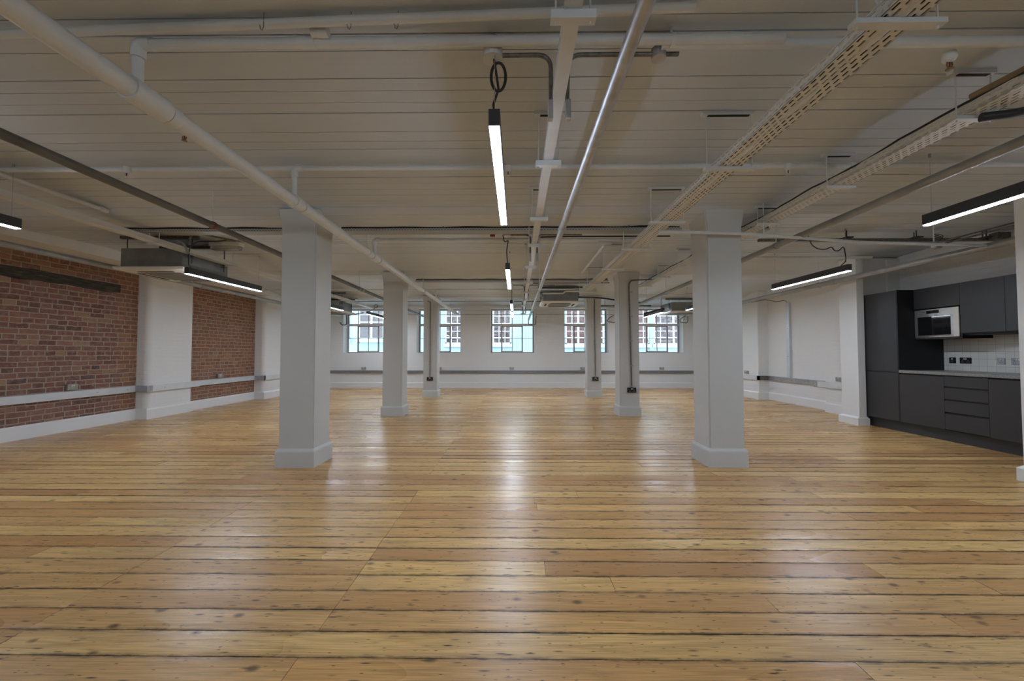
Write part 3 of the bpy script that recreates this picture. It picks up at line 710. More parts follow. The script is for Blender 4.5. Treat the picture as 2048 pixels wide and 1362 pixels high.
# ------------------------------------------------------------------ suspended trays
def hanger(t, x, y, wdt, zb, bar_h=0.02, bracket=True):
    h = MB().box(x-wdt/2, x+wdt/2, y-0.02, y+0.02, zb-bar_h, zb, 0.002).build('hanger', 'white_metal', t)
    zt = ceil_z(y)
    for s in (-1, 1): MB().tube([(x+s*(wdt/2-0.02), y, zb-bar_h-0.01), (x+s*(wdt/2-0.02), y, zt)], 0.004, 6).build('hanger_rod', 'white_metal', h)
    if bracket:
        b = MB().box(x-wdt/2-0.01, x+wdt/2-0.005, y-0.02, y+0.02, zt-0.022, zt+0.002)
        c = b.build('ceiling_bracket', 'white_metal', h)
        MB().box(x-wdt/2+0.03, x+wdt/2-0.03, y-0.011, y+0.011, zt-0.024, zt-0.021).build('bracket_slot', 'dark_slot', h)
def tray(x, y0, y1, z, wdt, hgt, mat, label, hy, hw, cable=None):
    t = thing('cable_tray', label, 'cable tray', (x, y0, z))
    b = MB(); th = 0.002
    b.box(x-wdt/2, x+wdt/2, y0, y1, z, z+th); b.box(x-wdt/2, x-wdt/2+th, y0, y1, z, z+hgt); b.box(x+wdt/2-th, x+wdt/2, y0, y1, z, z+hgt)
    b.build('tray_bed', mat, t)
    b = MB()
    for s in (-1, 1): b.box(x+s*wdt/2-0.004, x+s*wdt/2+0.004, y0, y1, z+hgt-0.003, z+hgt+0.002)
    b.build('tray_lip', 'white_metal', t)
    for y in hy: hanger(t, x, y, hw, z-0.002)
    if cable:
        MB().tube([(x+cx, y0+(y1-y0)*i/60, z+0.02+0.006*sin(i*1.7)) for i in range(61) for cx in (cable[1]*(1+0.12*sin(i*0.9)),)], cable[0], 8).build('cable', cable[2], t, True)
    return t
def tray_beds():
    t1 = tray(1.435, 0.7, 8.3, 2.44, 0.155, 0.05, 'perf_white', 'white perforated cable tray hung on trapezes, nearer the middle of the ceiling', [1.48, 2.665, 3.78, 4.76, 5.9, 7.2, 8.1], 0.34, (0.022, 0.0, 'white_metal'))
    for q in (-0.045, 0.055, 0.035): MB().tube([(1.435+q+0.004*sin(i*1.3+q*90), 0.8+i*0.25, 2.456) for i in range(30)], 0.011, 8).build('cable', 'copper', t1, True)  # brown strands added behind the slots so the tray holes look dark
    t2 = tray(2.62, 1.0, 9.0, 2.54, 0.15, 0.05, 'perf_white', 'white perforated cable tray on the right with a black cable along its edge', [1.32, 2.27, 3.22, 4.15, 5.15, 6.2, 7.1, 8.05], 0.24, (0.016, -0.02, 'white_metal'))
    for q in (0.02, 0.05): MB().tube([(2.62+q+0.006*sin(i*1.3+q*90), 1.1+i*0.25, 2.556) for i in range(31)], 0.011, 8).build('cable', 'copper', t2, True)  # added here too, to darken the holes of the right tray
    MB().tube([(2.545+0.006*sin(i*2.1), 1.2+i*0.13, 2.60+0.008*sin(i*0.8)) for i in range(56)], 0.007, 6).build('cable', 'black', t2, True)
tray_beds()
# solid centre strut
t = thing('ceiling_trunking', 'narrow solid white trunking hung along the middle of the ceiling', 'trunking', (0.215, 0.5, 2.48))
MB().box(0.183, 0.247, 0.5, 13.3, 2.48, 2.53, 0.002).build('trunking_body', 'white_metal', t)
for y in (1.475, 2.65, 3.77, 4.69, 5.9, 7.2, 8.4, 9.6, 10.8, 12.0, 13.1): hanger(t, 0.215, y, 0.17, 2.478, 0.035)
t = thing('ceiling_trunking', 'wide white trunking hung along the left side above the ceiling cassette', 'trunking', (-4.4, 0.5, 2.52))
MB().box(-4.455, -4.345, 0.5, 12.2, 2.52, 2.575, 0.002).build('trunking_body', 'white_metal', t)
for y in (2.9, 4.75, 6.0, 8.4, 10.8): hanger(t, -4.4, y, 0.16, 2.52, 0.012)
# trays along the soffits
def cross_tray(x0, x1, y, z, label, wdt=0.15, hgt=0.036, dark=True, side=1):
    t = thing('cable_tray', label, 'cable tray', (x0, y, z))
    b = MB(); th = 0.002
    b.box(x0, x1, y, y+wdt, z, z+th); b.box(x0, x1, y, y+th, z-0.0, z+hgt); b.box(x0, x1, y+wdt-th, y+wdt, z, z+hgt)
    b.build('tray_bed', 'perf_cross', t)
    if dark:
        MB().box(x0+0.02, x1-0.02, y+0.01, y+0.13, z+0.006, z+0.030).build('cable', 'black', t)
        for q, rr in ((0.018, 0.015), (0.06, 0.018), (0.10, 0.016), (0.13, 0.013)):
            n = int((x1-x0)/0.15)
            MB().tube([(x0+0.02+(x1-x0-0.04)*i/n, y+q+0.008*sin(i*0.9+q*90), z+hgt+rr*0.4+0.004*sin(i*1.3+q*50)) for i in range(n+1)], rr, 7).build('cable', 'black', t, True)
    x = x0+0.15
    while x < x1-0.05:
        MB().box(x-0.012, x+0.012, y-0.02, y+wdt+0.02, z+hgt, z+hgt+0.006).box(x-0.004, x+0.004, y-0.02, y-0.012, z+hgt, max(ceil_z(y), z+hgt+0.02)).build('tray_bracket', 'charcoal', t)
        x += 1.1
    return t
cross_tray(-4.85, -2.52, 4.70, 2.640, 'perforated tray of dark cables across the ceiling left of the nearest left column')
cross_tray(-2.12, 1.96, 4.70, 2.640, 'perforated tray of dark cables between the two nearest columns')
cross_tray(2.46, 3.0, 4.70, 2.640, 'short end of perforated tray right of the nearest right column', hgt=0.03)
cross_tray(-2.05, 1.85, 7.98, 2.62, 'perforated tray of dark cables between the two middle columns')
cross_tray(2.4, 3.9, 11.5, 2.50, 'dark cable run in front of the rightmost window', wdt=0.1)
# dark strut above the kitchen
t = thing('strut_channel', 'long dark steel channel on the ceiling in front of the kitchen', 'channel', (3.6, 5.28, 2.66))
MB().box(3.2, 6.35, 5.24, 5.285, 2.655, 2.69, 0.002).build('channel', 'galv_dark', t)
for x in (4.35, 5.25, 6.15):
    MB().box(x-0.05, x+0.05, 5.20, 5.32, 2.69, 2.705).box(x-0.045, x-0.035, 5.20, 5.21, 2.69, 2.80).box(x+0.035, x+0.045, 5.31, 5.32, 2.69, 2.80).build('channel_bracket', 'charcoal', t)
MB().box(6.18, 6.35, 5.14, 5.24, 2.65, 2.74, 0.004).build('end_box', 'galv_dark', t)
pipe('ceiling_conduit', 'dark conduit along the ceiling from the galvanised pipe to the nearest right column', 'conduit', [(0.30, 5.12, 2.685), (0.6, 5.12, 2.692), (1.98, 5.12, 2.692)], 0.009, 'black')
pipe('ceiling_conduit', 'dark conduit along the ceiling before the middle columns pair', 'conduit', [(0.30, 8.55, 2.682), (0.6, 8.55, 2.688), (2.0, 8.55, 2.688)], 0.010, 'black')

# grey conduits that drop beside the centre trunking, with outlet boxes
def drop_pair(y, z, k, nm):
    t = thing('drop_conduit', 'grey conduit dropping left of the centre trunking, %s' % nm, 'conduit', (-0.1, y, z), 'conduits dropping beside the centre trunking')
    MB().tube(round_path([(-0.10, y, z), (0.175, y, z), (0.175, y+0.01, z-0.24)], 0.07), 0.011, 12).build('conduit_run', 'galv_dark', t, True)
    MB().box(0.160, 0.185, y-0.012, y+0.02, z-0.335, z-0.235, 0.004).build('outlet_box', 'galv', t)
    MB().lathe((-0.12, y, z+0.005), [(-0.025, 0.05), (0.02, 0.05), (0.024, 0.044)], 'Z', 24).build('ceiling_rose', 'white_metal', t, True)
    u = thing('drop_conduit', 'grey conduit dropping right of the centre trunking, %s' % nm, 'conduit', (0.3, y, z), 'conduits dropping beside the centre trunking')
    MB().tube(round_path([(0.82, y, z), (0.262, y, z), (0.258, y+0.01, z-0.24)], 0.07), 0.011, 12).build('conduit_run', 'galv_dark', u, True)
    MB().box(0.248, 0.275, y-0.012, y+0.02, z-0.335, z-0.235, 0.004).build('outlet_box', 'galv', u)
    return u
u = drop_pair(1.98, 2.70, 0, 'nearest pair')
MB().lathe((0.72, 1.98, 2.695), [(-0.02, 0.0), (-0.02, 0.036), (0.03, 0.036), (0.035, 0.03)], 'Z', 24).build('round_junction', 'galv', u, True)
drop_pair(4.95, 2.665, 1, 'pair behind the first cable tray')
drop_pair(8.62, 2.655, 2, 'pair near the middle columns')
drop_pair(11.3, 2.64, 3, 'farthest pair by the windows')

# ------------------------------------------------------------------ pendant lights
def pendant():
    Lh = 1.5; t = thing('linear_pendant_light', 'x', 'light', (0, 0, 0), 'black linear pendant lights in three rows')
    # local: near end at y=0, hanging, bottom z=0
    MB().box(-0.028, 0.028, 0, Lh, 0.004, 0.088, 0.002).build('housing', 'charcoal', t)
    MB().box(-0.025, 0.025, 0.004, Lh-0.004, -0.001, 0.0045).build('diffuser', 'led', t)
    for y in (0.05, Lh-0.05):
        MB().tube([(0, y, 0.05), (0, y, 0.49)], 0.0015, 5).build('suspension_wire', 'galv', t)
        MB().lathe((0, y, 0.40), [(0.06, 0.009), (0.09, 0.009)], 'Z', 10).build('wire_anchor', 'galv', t)
    return t
pp = pendant()
ZP = 2.287
def zrow(y): return ZP
lights = [(-0.108, 1.90, 2.287, 'centre row, nearest, with a coiled black cable'), (-0.11, 4.89, 2.21, 'centre row, second from the front'), (-0.11, 8.55, 2.235, 'centre row, third from the front'), (-0.11, 10.35, 2.235, 'centre row, farthest, before the middle window'),
          (-4.3, 1.86, 2.255, 'left row, only its far end showing'), (-4.3, 5.11, 2.215, 'left row, beside the left ceiling cassette'), (-4.3, 8.28, 2.225, 'left row, half hidden by the nearest column'), (-4.3, 11.4, 2.29, 'left row, farthest, before the leftmost window'),
          (3.36, 1.78, 2.23, 'right row, cut by the picture edge'), (4.21, 5.05, 2.22, 'right row, before the kitchen nib wall'), (4.21, 8.38, 2.235, 'right row, peeping past the nearest column'), (3.98, 10.9, 2.28, 'right row, farthest, before the rightmost window')]
for i, (x, y, zl, d) in enumerate(lights):
    lab = 'black linear pendant light, '+d
    if i == 0: pp.location = (x, y, zl); pp['label'] = lab; o = pp
    else: o = dup(pp, (x, y, zl), lab)
    for ch in (pp if i == 0 else o).children:
        if ch.name.startswith('suspension_wire') or ch.name.startswith('wire_anchor'):
            ym = y+sum(v.co.y for v in ch.data.vertices)/len(ch.data.vertices); top = ceil_z(ym)-zl
            if ch.name.startswith('suspension_wire'): ch.scale.z = top/0.49
            else: ch.location.z = top-0.49
# cables
def cable(label, pts, r=0.006, bend=0.05, mat='black'):
    return tag(MB().tube(round_path(pts, bend), r, 8).build('power_cable', mat, None, True), label, 'cable', 'black light cables')
coil = []
for i in range(37):
    a = -pi/2+i*2*pi/18
    coil.append((-0.095+0.038*cos(a)+0.006*(i/36), 1.99, 2.595+0.075*sin(a)))
cable('coiled black cable above the nearest centre pendant light', [(-0.105, 2.0, ZP+0.08), (-0.118, 2.0, 2.46)]+coil+[(-0.115, 1.98, 2.69)], 0.006, 0.0)
cable('black cable feeding the second centre pendant light', [(-0.11, 4.94, 2.29), (-0.125, 4.94, 2.46), (-0.10, 4.94, 2.60), (-0.15, 4.94, 2.56), (-0.17, 4.94, 2.66)], 0.006)
cable('short black cable above the third centre pendant light', [(-0.11, 8.60, 2.31), (-0.11, 8.60, 2.66)], 0.005)
cable('black cable curving up from the left row pendant to the glass bulkhead', [(-4.29, 5.18, 2.295), (-4.33, 5.18, 2.34), (-4.33, 5.18, 2.57), (-4.25, 5.2, 2.665), (-4.0, 5.25, 2.68), (-3.85, 5.3, 2.72)], 0.007, 0.08)
cable('looped black cable above the pendant before the kitchen nib', [(4.15, 5.11, 2.30), (4.22, 5.11, 2.36), (4.20, 5.11, 2.52), (4.18, 5.11, 2.545), (4.13, 5.11, 2.49), (4.07, 5.11, 2.49), (4.04, 5.11, 2.55), (3.97, 5.11, 2.51), (3.87, 5.11, 2.51), (3.78, 5.11, 2.57), (3.76, 5.15, 2.74)], 0.006, 0.05)
ring = [(-4.12+0.05*cos(a), 11.6, 2.55+0.05*sin(a)) for a in [i*2*pi/16 for i in range(20)]]
cable('ring of black cable above the farthest left pendant', [(-4.28, 11.5, 2.375), (-4.2, 11.6, 2.45)]+ring, 0.006, 0.0)
cable('bent black cable on the far wall beside the leftmost window', [(-4.55, 11.75, 2.37), (-5.0, 12.2, 2.37), (-5.35, 12.6, 2.37), (-5.38, 12.62, 2.45), (-5.45, 12.65, 2.44), (-5.45, 12.7, 2.08), (-5.62, 12.75, 2.07), (-5.72, 12.8, 2.16), (-5.95, 13.44, 2.20)], 0.014, 0.06)

# ------------------------------------------------------------------ ceiling cassettes
def cassette(x, y, zf, label, wf=0.95, wb=0.84, hb=0.26, rodtop=None):
    t = thing('ceiling_cassette', label, 'air conditioner', (x, y, zf), 'ceiling cassette air conditioners')
    a = wb/2; f = wf/2
    MB().box(x-a, x+a, y-a, y+a, zf+0.045, zf+0.045+hb, 0.01).build('casing', 'ac_body', t)
    b = MB(); b.frustum(x, y, [(zf, f-0.06, f-0.06), (zf+0.012, f-0.01, f-0.01), (zf+0.03, f, f), (zf+0.045, f, f)]); b.build('fascia', 'ac_fascia', t)
    MB().box(x-0.27, x+0.27, y-0.27, y+0.27, zf-0.006, zf+0.001, 0.002).build('grille', 'ac_grille', t)
    for dx, dy in ((0, -1), (0, 1), (1, 0), (-1, 0)):
        if dx == 0: MB().box(x-0.24, x+0.24, y+dy*0.345-0.022, y+dy*0.345+0.022, zf-0.004, zf+0.001).build('air_vane', 'dark_slot', t)
        else: MB().box(x+dx*0.345-0.022, x+dx*0.345+0.022, y-0.24, y+0.24, zf-0.004, zf+0.001).build('air_vane', 'dark_slot', t)
    MB().box(x-0.22, x-0.02, y-a-0.004, y-a+0.002, zf+0.16, zf+0.24, 0.001).build('access_panel', 'ac_body', t)
    for sx in (-1, 1):
        for sy in (-1, 1):
            px, py = x+sx*(a+0.03), y+sy*(a-0.12)
            h = MB().tube([(px, py, zf+0.12), (px, py, ceil_z(py)-0.03)], 0.006, 8).build('threaded_rod', 'charcoal', t)
            MB().box(min(px, x+sx*a), max(px, x+sx*a)+0.015*sx if sx > 0 else max(px, x+sx*a), py-0.02, py+0.02, zf+0.19, zf+0.197).box(px-0.014, px+0.014, py-0.014, py+0.014, zf+0.215, zf+0.235).build('hanging_lug', 'charcoal', h)
    for sy in (-1, 1):
        py = y+sy*(a-0.12); zz = ceil_z(py)
        MB().box(x-a-0.12, x+a+0.12, py-0.02, py+0.02, zz-0.045, zz-0.005, 0.002).build('support_rail', 'galv_dark', t)
    return t
cassette(-4.905, 5.68, 2.29, 'ceiling cassette air conditioner hung above the left brick wall')
t = cassette(1.07, 10.0, 2.385, 'ceiling cassette air conditioner hung between the farthest columns', hb=0.24)
cassette(4.62, 11.2, 2.27, 'small looking ceiling cassette by the rightmost window', hb=0.24)
cassette(-5.0, 10.6, 2.25, 'ceiling cassette glimpsed left of the leftmost window', hb=0.24)
# service pipes of the cassettes
pipe('lagged_pipe', 'black lagged pipes sagging from the middle cassette over the farthest right column', 'pipe', [(1.5, 9.7, 2.54), (1.75, 9.9, 2.56), (2.0, 10.2, 2.60), (2.3, 10.3, 2.59), (2.75, 10.4, 2.53), (3.3, 10.5, 2.50)], 0.02, 'black', bend=0.1)
pipe('condensate_pipe', 'cream condensate pipe stepping over the middle cassette', 'pipe', [(0.62, 9.5, 2.60), (1.12, 9.5, 2.60), (1.16, 9.5, 2.65), (1.5, 9.5, 2.65)], 0.016, 'ac_fascia', bend=0.03)
pipe('lagged_pipe', 'black cable bundle dropping from the cable tray end to the left cassette', 'cable', [(-4.83, 4.78, 2.68), (-4.75, 4.95, 2.64), (-4.62, 5.12, 2.60), (-4.56, 5.30, 2.60)], 0.018, 'black', bend=0.1)
pipe('lagged_pipe', 'grey flexible hose arching over the left cassette onto its casing', 'pipe', [(-4.20, 5.02, 2.46), (-4.26, 5.0, 2.60), (-4.4, 5.0, 2.62), (-4.62, 5.30, 2.615)], 0.014, 'galv', bend=0.08)
pipe('drop_conduit', 'grey conduit hooked over the wide white trunking beside the left cassette', 'conduit', [(-3.8, 5.3, 2.70), (-4.05, 5.1, 2.72), (-4.12, 4.95, 2.70), (-4.14, 4.95, 2.55)], 0.013, 'galv_dark', bend=0.08)
pipe('lagged_pipe', 'brown lagged pipe slanting down left of the small cassette', 'pipe', [(4.1, 11.1, 2.40), (3.5, 10.9, 2.25)], 0.032, 'copper')
pipe('lagged_pipe', 'thick black insulated pipe curving under the right perforated tray', 'pipe', [(2.60, 2.22, 2.505), (2.75, 2.17, 2.50), (2.9, 2.15, 2.53), (3.15, 2.10, 2.60), (3.5, 2.0, 2.68)], 0.024, 'black', bend=0.12)
pipe('tan_pipe', 'tan coloured pipe end above the right perforated tray', 'pipe', [(2.62, 2.28, 2.66), (2.72, 1.70, 2.68)], 0.02, 'tan')
pipe('ceiling_conduit', 'two bent white flex tails beside the nearest trapeze of the perforated tray', 'conduit', [(1.42, 1.5, 2.47), (1.40, 1.52, 2.56), (1.36, 1.53, 2.62), (1.33, 1.54, 2.80)], 0.008, 'white_metal', bend=0.05)
# u shaped flexible tails near the right windows
for (x, y, z, nm) in ((3.0, 12.2, 2.345, 'between the two right windows'), (5.22, 12.2, 2.335, 'right of the rightmost window')):
    pipe('flexible_tail', 'u shaped grey flexible conduit tail %s' % nm, 'conduit', [(x, y+0.01, z), (x-0.16, y+0.1, z-0.10), (x-0.20, y+0.1, z-0.20), (x+0.02, y+0.1, z-0.24), (x+0.06, y+0.1, z-0.18), (x+0.06, y+0.1, z+0.02)], 0.013, 'galv_dark', bend=0.08)

# glass bulkhead on the ceiling by the left cassette
t = thing('bulkhead_light', 'clear glass bulkhead light on the ceiling above the left cassette', 'light', (-4.2, 5.7, 2.70))
MB().box(-4.45, -4.0, 5.65, 5.77, 2.735, 2.79, 0.01).build('base_plate', 'white_plastic', t)
m, nt, bb = new_mat('frosted_lens'); bb.inputs['Base Color'].default_value = (0.8, 0.82, 0.8, 1); bb.inputs['Roughness'].default_value = 0.12; bb.inputs['Transmission Weight'].default_value = 0.7; M['lens'] = m
MB().box(-4.43, -4.02, 5.66, 5.76, 2.68, 2.736, 0.015).build('lens', 'lens', t)

# ------------------------------------------------------------------ sprinkler heads and small ceiling items
def head(brass, label):
    t = thing('ceiling_sprinkler', label, 'sprinkler', (0, 0, 0), 'sprinkler heads on the ceiling pipes')
    MB().lathe((0, 0, 0), [(0.03, 0.026), (0.0, 0.03), (-0.012, 0.024), (-0.02, 0.013)], 'Z', 16).build('escutcheon', 'white_metal', t, True)
    MB().tube([(-0.010, 0, -0.015), (-0.014, 0, -0.035), (-0.004, 0, -0.052)], 0.0035, 6).tube([(0.010, 0, -0.015), (0.014, 0, -0.035), (0.004, 0, -0.052)], 0.0035, 6).build('frame_arms', brass, t, True)
    MB().lathe((0, 0, 0), [(-0.018, 0.004), (-0.05, 0.004)], 'Z', 8).build('bulb', 'red', t, True)
    MB().lathe((0, 0, 0), [(-0.052, 0.016), (-0.056, 0.018), (-0.058, 0.006)], 'Z', 14).build('deflector', brass, t, True)
    return t
h1 = head('brass', 'brass sprinkler head on the bare ceiling left of the white main'); h1.location = (-2.36, 2.76, 2.75)
dup(h1, (2.195, 2.0, 2.68), 'brown sprinkler head under the nearest branch at upper right')
h2 = head('white_metal', 'white sprinkler head on the second branch above the dark grey pipe'); h2.location = (-3.28, 3.27, 2.72)
dup(h2, (-0.07, 3.28, 2.72), 'white sprinkler head right beside the nearest centre pendant light')
dup(h2, (2.25, 3.28, 2.72), 'white sprinkler head between the two perforated trays')
dup(h2, (-0.10, 9.18, 2.625), 'white sprinkler head left of the galvanised pipe near the farthest columns')
tag(MB().box(-0.33, -0.27, 4.93, 4.97, 2.64, 2.68, 0.005).box(-0.303, -0.297, 4.948, 4.952, 2.675, 2.76).build('alarm_beacon', 'red'), 'small red alarm box under the first cable tray near the centre', 'alarm')
def cup_hook(x, y, label):
    z = ceil_z(y)
    tag(MB().tube([(x, y, z+0.01), (x, y, z-0.07), (x-0.006, y, z-0.085), (x-0.014, y, z-0.08), (x-0.018, y, z-0.06)], 0.0016, 6).build('wire_hook', 'galv_dark', None, True), label, 'hook', 'wire hooks on the ceiling')
cup_hook(-1.18, 1.80, 'wire hook at the top edge left of centre'); cup_hook(-0.77, 1.80, 'wire hook at the top edge nearer the centre'); cup_hook(-0.55, 1.80, 'thin wire hook just right of the other two')
t = thing('pipe_clamp', 'white clamp ring with a bolt hanging near the top of the galvanised pipe', 'clamp', (0.76, 1.92, 2.70))
MB().tube([(0.76+0.0, 1.92, ceil_z(1.92)), (0.765, 1.92, 2.74)], 0.006, 8).build('bolt', 'white_metal', t)
MB().lathe((0.765, 1.92, 2.72), [(-0.012, 0.034), (0.012, 0.034)], 'X').build('ring', 'white_metal', t, True)

# ------------------------------------------------------------------ kitchen
FX = 5.76; WXf = 6.00
def kdoor(parent, y0, y1, z0, z1, x=FX, nm='door', g=0.0015):
    return MB().box(x-0.02, x, y0+g, y1-g, z0+g, z1-g, 0.0012).build(nm, 'kitchen', parent)
t = thing('tall_cabinet', 'tall dark grey cabinet with two doors beside the nib wall', 'cabinet', (6.08, 6.37, 0))
MB().box(FX+0.002, XR, 6.065, 6.68, 0.15, 2.12).build('carcass', 'kitchen_in', t)
MB().box(FX-0.02, XR, 6.052, 6.068, 0.15, 2.134).build('end_panel', 'kitchen_in', t)
MB().box(FX-0.002, XR, 6.068, 6.68, 2.12, 2.134).build('top_panel', 'kitchen', t)
kdoor(t, 6.07, 6.68, 0.155, 0.888); kdoor(t, 6.07, 6.68, 0.893, 2.13)
def base_unit(y0, y1, label, drawers=0):
    t = thing('drawer_cabinet' if drawers else 'base_cabinet', label, 'cabinet', (6.08, (y0+y1)/2, 0))
    MB().box(FX+0.004, XR, y0, y1, 0.15, 0.885).build('carcass', 'kitchen_in', t)
    if not drawers: kdoor(t, y0, y1, 0.155, 0.865)
    else:
        for a, c in ((0.165, 0.372), (0.396, 0.548), (0.567, 0.715), (0.735, 0.868)):
            d = kdoor(t, y0, y1, a, c, nm='drawer_front')
            MB().box(FX-0.012, FX+0.004, y0+0.004, y1-0.004, c-0.001, c+0.012).build('finger_groove', 'kitchen_in', d)
    return t
base_unit(5.43, 6.05, 'dark grey base cabinet with one door beside the tall cabinet')
base_unit(4.925, 5.43, 'dark grey base cabinet of four drawers', 4)
base_unit(4.33, 4.925, 'dark grey base cabinet right of the drawers')
base_unit(3.85, 4.33, 'dark grey base cabinet mostly behind the right edge pier')
tag(MB().box(FX+0.045, FX+0.065, 3.85, 6.66, 0.0, 0.152).build('kitchen_plinth', 'kitchen'), 'dark grey plinth board under the kitchen cabinets', 'plinth')
tag(MB().box(FX-0.028, XR, 3.85, 6.05, 0.887, 0.927, 0.003).build('worktop', 'worktop'), 'grey worktop over the kitchen base cabinets', 'worktop')
tag(MB().box(XR-0.010, XR, 3.85, 6.05, 0.927, 1.435).build('splashback', 'tile'), 'cream square tiled splashback above the worktop', 'splashback')
t = thing('wall_cabinet', 'dark grey wall cabinet built around the microwave', 'cabinet', (6.2, 5.74, 1.395))
MB().box(WXf+0.003, XR, 5.425, 6.05, 1.83, 2.125).build('carcass', 'kitchen_in', t)
MB().box(WXf+0.003, XR, 5.425, 6.05, 1.385, 1.405).box(WXf+0.003, XR, 5.425, 5.440, 1.385, 1.83).build('shelf', 'kitchen_in', t)
kdoor(t, 5.425, 6.05, 1.83, 2.134, WXf+0.002)
MB().box(WXf+0.002, WXf+0.02, 5.43, 6.05, 1.385, 1.403).build('bottom_rail', 'kitchen', t)
t = thing('microwave', 'stainless steel built in microwave with a dark glass door', 'microwave', (6.2, 5.74, 1.405))
x0 = WXf-0.012
MB().box(x0+0.01, XR-0.03, 5.455, 6.03, 1.408, 1.80).build('casing', 'kitchen_in', t)
fr = MB(); fr.box(x0, x0+0.02, 5.445, 6.045, 1.708, 1.815, 0.003).box(x0, x0+0.02, 5.445, 6.045, 1.408, 1.44, 0.003).box(x0, x0+0.02, 6.005, 6.045, 1.43, 1.72).box(x0, x0+0.02, 5.515, 5.55, 1.43, 1.72)
fr.build('steel_frame', 'steel', t)
MB().box(x0-0.004, x0+0.012, 5.445, 5.512, 1.41, 1.812, 0.002).build('vent_trim', 'ac_fascia', t)
MB().box(x0+0.004, x0+0.016, 5.55, 6.005, 1.44, 1.708).build('door_glass', 'dark_glass', t)
MB().box(x0-0.006, x0+0.006, 5.70, 5.87, 1.752, 1.797, 0.002).build('display', 'dark_glass', t)
for q in (5.735, 5.768, 5.802, 5.835): MB().lathe((x0-0.004, q, 1.728), [(-0.004, 0.008), (0.004, 0.008)], 'X', 12).build('button', 'steel', t, True)
MB().tube([(x0-0.014, 5.56, 1.432), (x0-0.014, 5.99, 1.432)], 0.006, 8).build('door_handle', 'steel', t, True)
t = thing('wall_cabinet', 'dark grey wall cabinet right of the microwave', 'cabinet', (6.2, 5.18, 1.43))
MB().box(WXf+0.003, XR, 4.93, 5.42, 1.44, 2.125).build('carcass', 'kitchen_in', t); kdoor(t, 4.93, 5.425, 1.45, 2.134, WXf+0.002)
MB().box(WXf+0.03, XR, 4.93, 5.42, 1.425, 1.44).build('bottom_panel', 'kitchen_in', t)
t = thing('wall_cabinet', 'dark grey wall cabinet at the right end, partly behind the pier', 'cabinet', (6.2, 4.4, 1.43))
MB().box(WXf+0.003, XR, 3.85, 4.93, 1.44, 2.125).build('carcass', 'kitchen_in', t); kdoor(t, 3.85, 4.93, 1.45, 2.134, WXf+0.002)
MB().box(WXf+0.03, XR, 3.85, 4.93, 1.425, 1.44).build('bottom_panel', 'kitchen_in', t)
ks = socket_proto('k', 'black single socket nearest the tall cabinet on the splashback', mat='socket_black', depth=0.006, w=0.086, gangs=1, group='sockets on the kitchen splashback')
ks.location = (XR-0.010, 5.93, 1.075); ks.rotation_euler = (0, 0, -pi/2)
k2 = socket_proto('k', 'black double socket second from the tall cabinet on the splashback', mat='socket_black', depth=0.006, group='sockets on the kitchen splashback')
k2.location = (XR-0.010, 5.76, 1.075); k2.rotation_euler = (0, 0, -pi/2)
k3 = socket_proto('k', 'steel single switch plate on the right of the splashback', mat='galv', depth=0.006, w=0.086, gangs=1, group='sockets on the kitchen splashback')
k3.location = (XR-0.010, 5.34, 1.075); k3.rotation_euler = (0, 0, -pi/2)
k4 = socket_proto('k', 'steel double socket rightmost on the splashback', mat='galv', depth=0.006, group='sockets on the kitchen splashback')
k4.location = (XR-0.010, 5.16, 1.075); k4.rotation_euler = (0, 0, -pi/2)
tag(MB().lathe((6.14, 4.86, 0.928), [(0, 0.035), (0.004, 0.038), (0.10, 0.042), (0.10, 0.037), (0.01, 0.033)], 'Z', 20).build('tumbler', 'galv', None, True), 'small grey tumbler standing on the worktop at the right edge', 'cup')

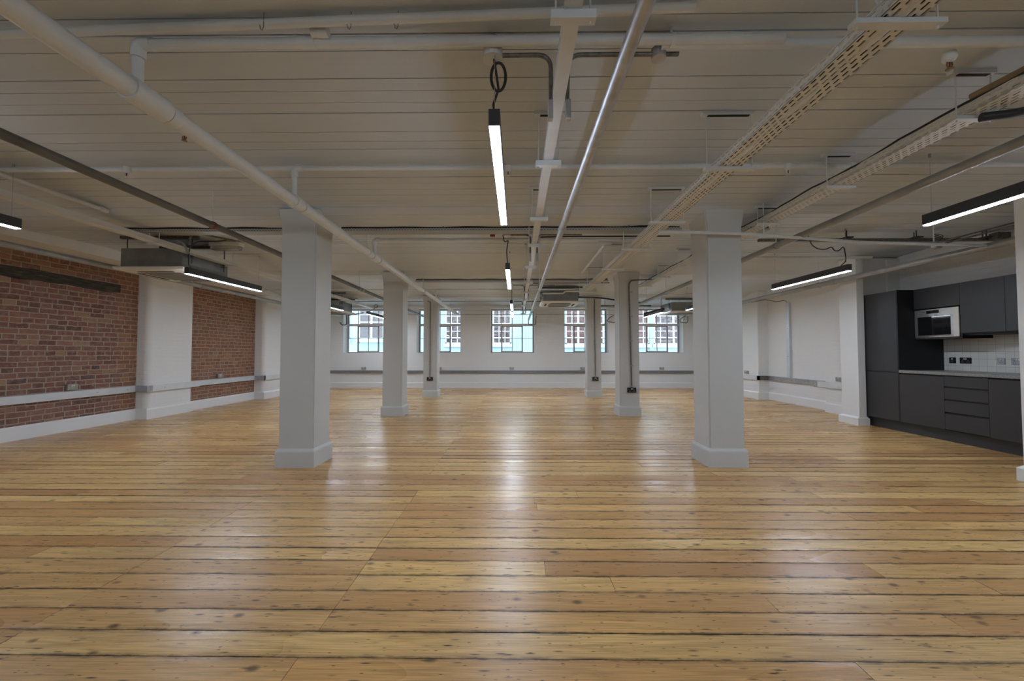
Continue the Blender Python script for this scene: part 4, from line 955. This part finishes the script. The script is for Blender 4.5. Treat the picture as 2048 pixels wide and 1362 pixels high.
# ------------------------------------------------------------------ building across the street
FYD = 20.0
fb = thing('street_facade', 'teal painted brick building with white sash windows seen across the street', 'building', (0, FYD, -6))
MB().box(-22, 22, FYD, FYD+0.4, -6, 5.2).build('brick_wall', 'teal', fb)
MB().box(-22, 22, FYD-0.15, FYD+0.4, 5.2, 5.5).build('coping', 'facade_white', fb)
def fwin(x0, x1, z0, z1, pm, cols, rows, thick=(), sill=True):
    f = MB(); y = FYD; t = 0.055
    f.box(x0, x0+t, y-0.05, y, z0, z1).box(x1-t, x1, y-0.05, y, z0, z1).box(x0, x1, y-0.05, y, z0, z0+t).box(x0, x1, y-0.05, y, z1-t, z1)
    for c in range(1, cols):
        w2 = 0.05 if c in thick else 0.018; x = x0+(x1-x0)*c/cols; f.box(x-w2, x+w2, y-0.045, y, z0, z1)
    for r in rows:
        w2 = 0.03 if r[1] else 0.014; f.box(x0, x1, y-0.047, y, r[0]-w2, r[0]+w2)
    if sill: f.box(x0-0.08, x1+0.08, y-0.16, y, z0-0.16, z0)
    o = f.build('sash_window', 'facade_white', fb)
    MB().box(x0, x1, y-0.012, y+0.005, z0, z1).build('window_panes', pm, o)
R = [(1.93, 0), (2.28, 0), (1.97, 0), (2.57, 1), (3.05, 0), (3.4, 0)]
rows = [(1.93, 1), (2.26, 0), (2.54, 0), (2.64, 1), (3.02, 0), (3.35, 0)]
fwin(-7.94, -6.68, 1.87, 4.2, 'pane_plain', 2, [(2.72, 1), (3.1, 1)], (1,))
fwin(-9.6, -8.42, 1.87, 4.2, 'pane_plain', 2, [(2.72, 1)], (1,))
fwin(-3.57, -0.28, 1.64, 4.2, 'pane_grey', 11, rows, (3, 5, 8))
fwin(2.46, 4.36, 1.60, 4.2, 'pane_brown', 6, rows, (2, 4))
fwin(5.5, 6.62, 1.60, 4.2, 'pane_brown', 4, rows, (2,))
fwin(6.86, 8.5, 1.60, 4.2, 'pane_grey', 5, rows, (3,))
MB().box(6.63, 6.85, FYD-0.08, FYD, 1.3, 4.2).build('post', 'teal_post', fb)
struct(MB().box(-25, 25, YF+0.45, FYD, -6.2, -6.0).build('floor_street', 'asphalt'))
